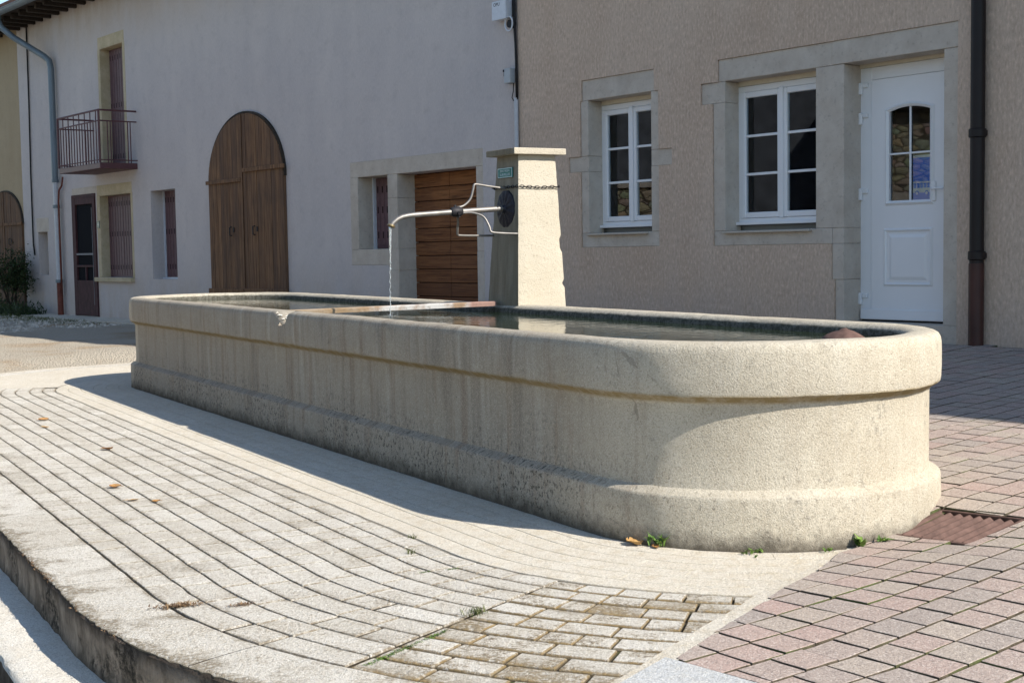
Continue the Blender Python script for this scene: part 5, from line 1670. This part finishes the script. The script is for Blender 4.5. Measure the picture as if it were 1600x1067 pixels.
# ================================================================== PLANTS AND LITTER
random.seed(21)
def leaf(mb, p, d, up, L, W, bend=.2):
    d = d.normalized(); s = d.cross(up)
    if s.length < 1e-3: s = d.cross(Vector((1, 0, 0)))
    s.normalize(); n = s.cross(d)
    q = [p, p + d * L * .4 + s * W * .5 + n * L * .04, p + d * L * .4 - s * W * .5 + n * L * .04, p + d * L - n * L * bend, p + d * L * .42 - n * L * .02]
    k = mb.add(q); mb.face((k, k + 1, k + 4)); mb.face((k, k + 4, k + 2)); mb.face((k + 1, k + 3, k + 4)); mb.face((k + 4, k + 3, k + 2))
def rv(s=1.0): return Vector((random.gauss(0, s), random.gauss(0, s), random.gauss(0, s)))
# shrub at the far left
bs = empty('shrub', LW(-15.25, -.45, .05), 0, 'straggly dark green shrub against the wall at the far left', 'shrub')
st = MB(); lf = MB()
tips = []
for k in range(6):
    b0 = Vector((random.uniform(-.08, .08), random.uniform(-.08, .08), 0)); c = b0.copy(); pts = [c.copy()]
    lean = Vector((random.uniform(-.35, .35), random.uniform(-.3, .3), 1.0))
    if k == 0: lean = Vector((.30, -.15, 1))
    for i in range(7):
        c = c + lean * .17 + rv(.022); pts.append(c.copy())
        if i > 2: tips.append(c.copy())
    st.tube(pts, [.020 - .002 * i for i in range(8)], 6)
    for i in (3, 4, 5):
        for j in range(2):
            a = pts[i]; d = Vector((random.uniform(-1, 1), random.uniform(-1, 1), random.uniform(.1, .7))).normalized(); e = a + d * random.uniform(.2, .45)
            st.tube([a, (a + e) / 2 + rv(.02), e], [.008, .006, .003], 5); tips += [e, (a + e) / 2 + rv(.04)]
st.build('stem', MAT['bark'], bs, smooth=True)
for t in tips:
    for k in range(34):
        p = t + rv(.085); lf.tint = random.random(); leaf(lf, p, rv() + Vector((0, 0, .2)), Vector((0, 0, 1)), random.uniform(.045, .085), random.uniform(.022, .04))
lf.build('foliage', MAT['leaf'], bs)
# low growth at its foot
gl_ = MB()
for k in range(1500):
    s_ = -17.2 + random.random() ** .8 * 3.0; dp_ = -.12 - random.random() * .55
    P = LW(s_, dp_, .04); hgt = random.uniform(.04, .34) * (1 if s_ < -14.9 else .75)
    gl_.tint = random.random()
    leaf(gl_, P + Vector((0, 0, hgt * random.random())), Vector((random.gauss(0, .6), random.gauss(0, .6), 1)), Vector((random.random(), random.random(), .2)), random.uniform(.05, .12), random.uniform(.02, .045))
tag(gl_.build('ground_plants', MAT['leaf']), 'low dark leafy ground cover along the foot of the wall under the shrub', 'ground cover', kind='stuff')
# grass at the far side of the gravel (strip edge and patches)
gs = MB()
def tuft(mb, P, n, h, spread):
    for k in range(n):
        mb.tint = random.random(); a = random.uniform(0, 2 * pi); d = Vector((cos(a) * random.uniform(.1, .9), sin(a) * random.uniform(.1, .9), 1)).normalized()
        b = P + Vector((random.gauss(0, spread), random.gauss(0, spread), 0)); hh = h * random.uniform(.5, 1.15); s = Vector((-sin(a), cos(a), 0)) * hh * .05
        t = b + d * hh + Vector((cos(a), sin(a), -.3)) * hh * .18; k0 = mb.add([b - s, b + s, b + d * hh * .6 + s * .7, t, b + d * hh * .6 - s * .7]); mb.face((k0, k0 + 1, k0 + 2, k0 + 4)); mb.face((k0 + 4, k0 + 2, k0 + 3))
for k in range(420):
    s_ = random.uniform(-16.5, -9.6); dp_ = -.60 - abs(random.gauss(0, .30)) - (.25 if random.random() < .2 else 0)
    if fbm(s_ * .9, dp_ * 1.2, 4) < -.12: continue
    P = LW(s_, dp_, 0); P.z = zg(P.x, P.y); tuft(gs, P, 9, .05, .05)
tag(gs.build('grass', MAT['grass']), 'thin grass growing along the concrete strip in front of the grey house', 'grass', kind='stuff')
# loose stones on the yard
pb = MB()
for k in range(9000):
    s_ = random.uniform(-18, -9.0); dp_ = -.7 - random.random() * 7.5
    P = LW(s_, dp_, 0); v, u = P.dot(VF), P.dot(UF)
    dd_ = sqrt((v - vc) ** 2 + max(0, u - u1) ** 2) - r0
    if dd_ < 2.16: continue
    near = dd_ < 2.9
    P.z = zg(P.x, P.y) if not near else (-.02 + max(0, dd_ - 2.35) / .55 * (zg(P.x, P.y) + .02) if dd_ > 2.35 else -.02)
    rr = random.uniform(.010, .030) * (1.35 if near else 1) * (1 if random.random() < .9 else 1.7)
    n0 = pb.add([P + Vector((rr * a * random.uniform(.6, 1.3), rr * b * random.uniform(.6, 1.3), rr * .7 * c * random.uniform(.6, 1.2))) for a, b, c in ((1, .2, 0), (.1, 1, 0), (-1, -.1, 0), (0, -1, .1), (0, 0, 1), (0, 0, -1))])
    for q in ((0, 1, 4), (1, 2, 4), (2, 3, 4), (3, 0, 4), (1, 0, 5), (2, 1, 5), (3, 2, 5), (0, 3, 5)): pb.face([n0 + i for i in q])
tag(pb.build('gravel', MAT['pebble']), 'loose pale limestone gravel on the yard in front of the grey house', 'gravel', kind='stuff')

# pixel-free helper: stadium position -> world
def at(d, s, z=0.0): return FW(*PDs(d, s), z)
def clear(x, y, dmin):
    P = Vector((x, y, 0)); v, u = P.dot(VF), P.dot(UF)
    if u < u0:
        dv, du = v - vc, u - u0; D = max(sqrt(dv * dv + du * du), r0 + dmin) / sqrt(dv * dv + du * du); v, u = vc + dv * D, u0 + du * D
    else: v = min(v, vc - r0 - dmin)
    return FW(v, u)
def GP(x, y): return Vector((x, y, zg(x, y)))
# fallen leaves
def fallen(P, L, label, tint, curl=.5, name='fallen_leaf', rot=None):
    mb = MB(); a = random.uniform(0, 2 * pi) if rot is None else rot
    nx, ny = 8, 5
    g = []
    for i in range(nx + 1):
        f = i / nx; row = []
        wd_l = .38 * sin(pi * min(1, f * 1.02 + .02)) ** .7 * (1 + .22 * sin(f * 19))
        for j in range(ny):
            e = (j / (ny - 1) - .5) * 2
            z = .12 * curl * (e * e) + .22 * curl * (f - .45) ** 2 + .03 * sin(f * 7 + e * 3)
            row.append(mb.add([(L * (f - .5), L * wd_l * e, L * (z + .03))]))
        g.append(row)
    for i in range(nx):
        for j in range(ny - 1):
            mb.tint = max(0, min(1, tint + random.uniform(-.25, .25))); mb.face((g[i][j], g[i + 1][j], g[i + 1][j + 1], g[i][j + 1]))
    mb.tube([(-L * .5, 0, L * .08), (-L * .62, L * .02, L * .05), (-L * .72, L * .05, L * .10)], .0012, 5)
    o = mb.build(name, MAT['autumn'], smooth=True); o.location = P; o.rotation_euler = (random.uniform(-.15, .15), random.uniform(-.15, .15), a)
    return tag(o, label, 'leaf', 'fallen leaves on the pale paving')
LEAVES = []   # filled below from ground positions (x, y)
for (x, y, L, lab, tint, curl) in (
    (-3.345, 9.54, .085, 'curled orange-brown leaf on the setts, farthest up the platform', .35, .7),
    (-3.197, 9.14, .070, 'small pale yellow leaf lying flat just nearer than the farthest brown leaf', .95, .2),
    (-2.434, 8.016, .085, 'dark brown curled leaf alone on the setts below the fountain shadow', .15, .8),
    (-1.998, 6.684, .068, 'brown curled leaf at the left of a loose trio on the setts', .25, .9),
    (-1.807, 6.32, .060, 'flat pale leaf in the middle of a loose trio on the setts', .95, .15),
    (-1.682, 6.261, .040, 'tiny upright brown leaf at the right of a loose trio on the setts', .3, 1.2),
    (.478, 5.20, .085, 'big curled tan leaf against the foot of the trough', .65, 1.1),
    (.556, 5.146, .045, 'small reddish leaf right of the big tan leaf at the foot of the trough', .1, .7)):
    fallen(clear(x, y, .035) + Vector((0, 0, .004)), L, lab, tint, curl)
# dry moss clumps in the joint near the step
def clump(P, n, sx, sy, h, ang, label):
    mb = MB(); c, s = cos(ang), sin(ang)
    for k in range(n):
        a, b = random.gauss(0, sx), random.gauss(0, sy); q = P + Vector((a * c - b * s, a * s + b * c, random.uniform(0, .004))); mb.tint = random.random()
        leaf(mb, q, Vector((random.gauss(0, .8), random.gauss(0, .8), random.uniform(.15, .8))), Vector((0, 0, 1)), random.uniform(.4, 1) * h, h * .28, .3)
    return tag(mb.build('moss_clump', MAT['dry']), label, 'moss clump')
clump(Vector((-1.109, 4.366, .002)), 260, .036, .010, .020, R(22), 'larger dry brown moss clump in the joint beside the kerb stones')
clump(Vector((-.903, 4.37, .002)), 110, .024, .008, .016, R(30), 'smaller dry brown moss clump right of the larger one')
# weeds at the foot of the trough
def weed(P, n, L, W, label, name='weed', lean=(0, 0), upw=1.0, sp=.012):
    mb = MB()
    for k in range(n):
        a = random.uniform(0, 2 * pi); d = Vector((cos(a) * .6 + lean[0], sin(a) * .6 + lean[1], upw * random.uniform(.5, 1.2)))
        mb.tint = random.random(); l = L * random.uniform(.55, 1.0)
        b = P + Vector((random.gauss(0, sp), random.gauss(0, sp), 0))
        m = b + d.normalized() * l * .5
        leaf(mb, b, d, Vector((0, 0, 1)), l, W * random.uniform(.7, 1.1), .25)
        for sgn in (-1, 1):
            s = d.cross(Vector((0, 0, 1))).normalized() * sgn
            leaf(mb, b + d.normalized() * l * .45, d.normalized() + s * 1.2, Vector((0, 0, 1)), l * .4, W * .5, .2)
    return tag(mb.build(name, MAT['weed']), label, 'weed', 'weeds at the foot of the trough')
def foot(t, out=.02): return FW(*PD(out, 'r', R(t)), 0)
weed(clear(.618, 5.235, 0.012), 9, .075, .020, 'tall pale green weed at the shadow edge beside the tan leaf', lean=(-.05, -.1), upw=1.7)
weed(clear(.885, 5.03, 0.022), 24, .032, .012, 'low spreading green weed at the middle of the rounded end', sp=.028)
weed(clear(1.165, 5.055, 0.02), 10, .030, .010, 'small sparse weed right of the middle of the rounded end', sp=.016)
weed(GP(*clear(1.262, 5.17, .03).xy), 10, .072, .026, 'broad leaved green weed standing beside the drain grate', lean=(0, -.1), upw=1.5, sp=.006)
weed(GP(*clear(1.325, 5.21, .035).xy), 7, .066, .018, 'leaning green weed nearest to the drain grate', lean=(.6, .1), upw=.8, sp=.006)
# grass tufts in the joints
def gtuft(P, n, h, sp, label, dry=False):
    mb = MB(); tuft(mb, P, n, h, sp); return tag(mb.build('grass_tuft', MAT['grass']), label, 'grass tuft', 'grass tufts in the paving joints')
gtuft(Vector((-.13, 4.23, -.004)), 90, .030, .018, 'yellowish grass tuft in the radial joint at the edge of the mossy setts')
gtuft(Vector((-.415, 5.385, -.004)), 26, .028, .012, 'thin dry grass tuft in the dark joint line beside the apron')
gtuft(Vector((-.40, 5.10, -.004)), 30, .030, .010, 'small green grass tuft in the setts below the fountain')
em = MB()
for k in range(900):
    s_ = random.uniform(-1.35, 3.4)
    if fbm(s_ * 2.3, 5.5, 1) < -.05: continue
    P = at(random.uniform(2.034, 2.050), s_, random.uniform(-.016, -.001)); em.tint = random.random() * .5
    for t in range(2): leaf(em, P + Vector((random.gauss(0, .004), random.gauss(0, .004), 0)), Vector((random.gauss(0, .7), random.gauss(0, .7), .7)), Vector((1, 0, .1)), random.uniform(.004, .012), .005)
tag(em.build('edge_moss', MAT['dry']), 'dark dry moss crumbs along the edge of the top step', 'moss', kind='stuff')
# green moss strips in joints
ms = MB()
for (d0_, d1_, t_) in ((1.35, 1.75, 25.3), (.755, .80, 9.0), (.86, .90, 8.0)):
    for k in range(520 if d0_ > 1 else 110):
        d = random.uniform(d0_, d1_); P = at(d, -DREF * R(t_ + .9 * (d - .65) * (1 if d0_ > 1 else 0)) + random.gauss(0, .003), -.005); ms.tint = random.random()
        leaf(ms, P, Vector((random.gauss(0, .6), random.gauss(0, .6), .8)), Vector((1, 0, .1)), random.uniform(.006, .014), .006)
for k in range(2600):
    i, j = random.randint(-14, 30), random.randint(-22, 30); along = random.random()
    P = POF + PB * (i + (along if k % 3 else 0)) * CELL + PA * (j + (0 if k % 3 else along)) * CELL
    if kerb_side(P) <= 0 or in_grate(P, .03) or in_slab(P): continue
    if fbm(P.x * 1.1, P.y * 1.1, 8) < .10: continue
    if (P - OR_).dot(NW) > -4.2: continue
    P.z = zg(P.x, P.y) + .001; ms.tint = random.random()
    for t in range(3): leaf(ms, P + Vector((random.gauss(0, .006), random.gauss(0, .006), 0)), Vector((random.gauss(0, .6), random.gauss(0, .6), .8)), Vector((1, 0, .1)), random.uniform(.005, .011), .005)
tag(ms.build('joint_moss', MAT['weed']), 'green moss growing in the joints of the paving', 'moss', kind='stuff')
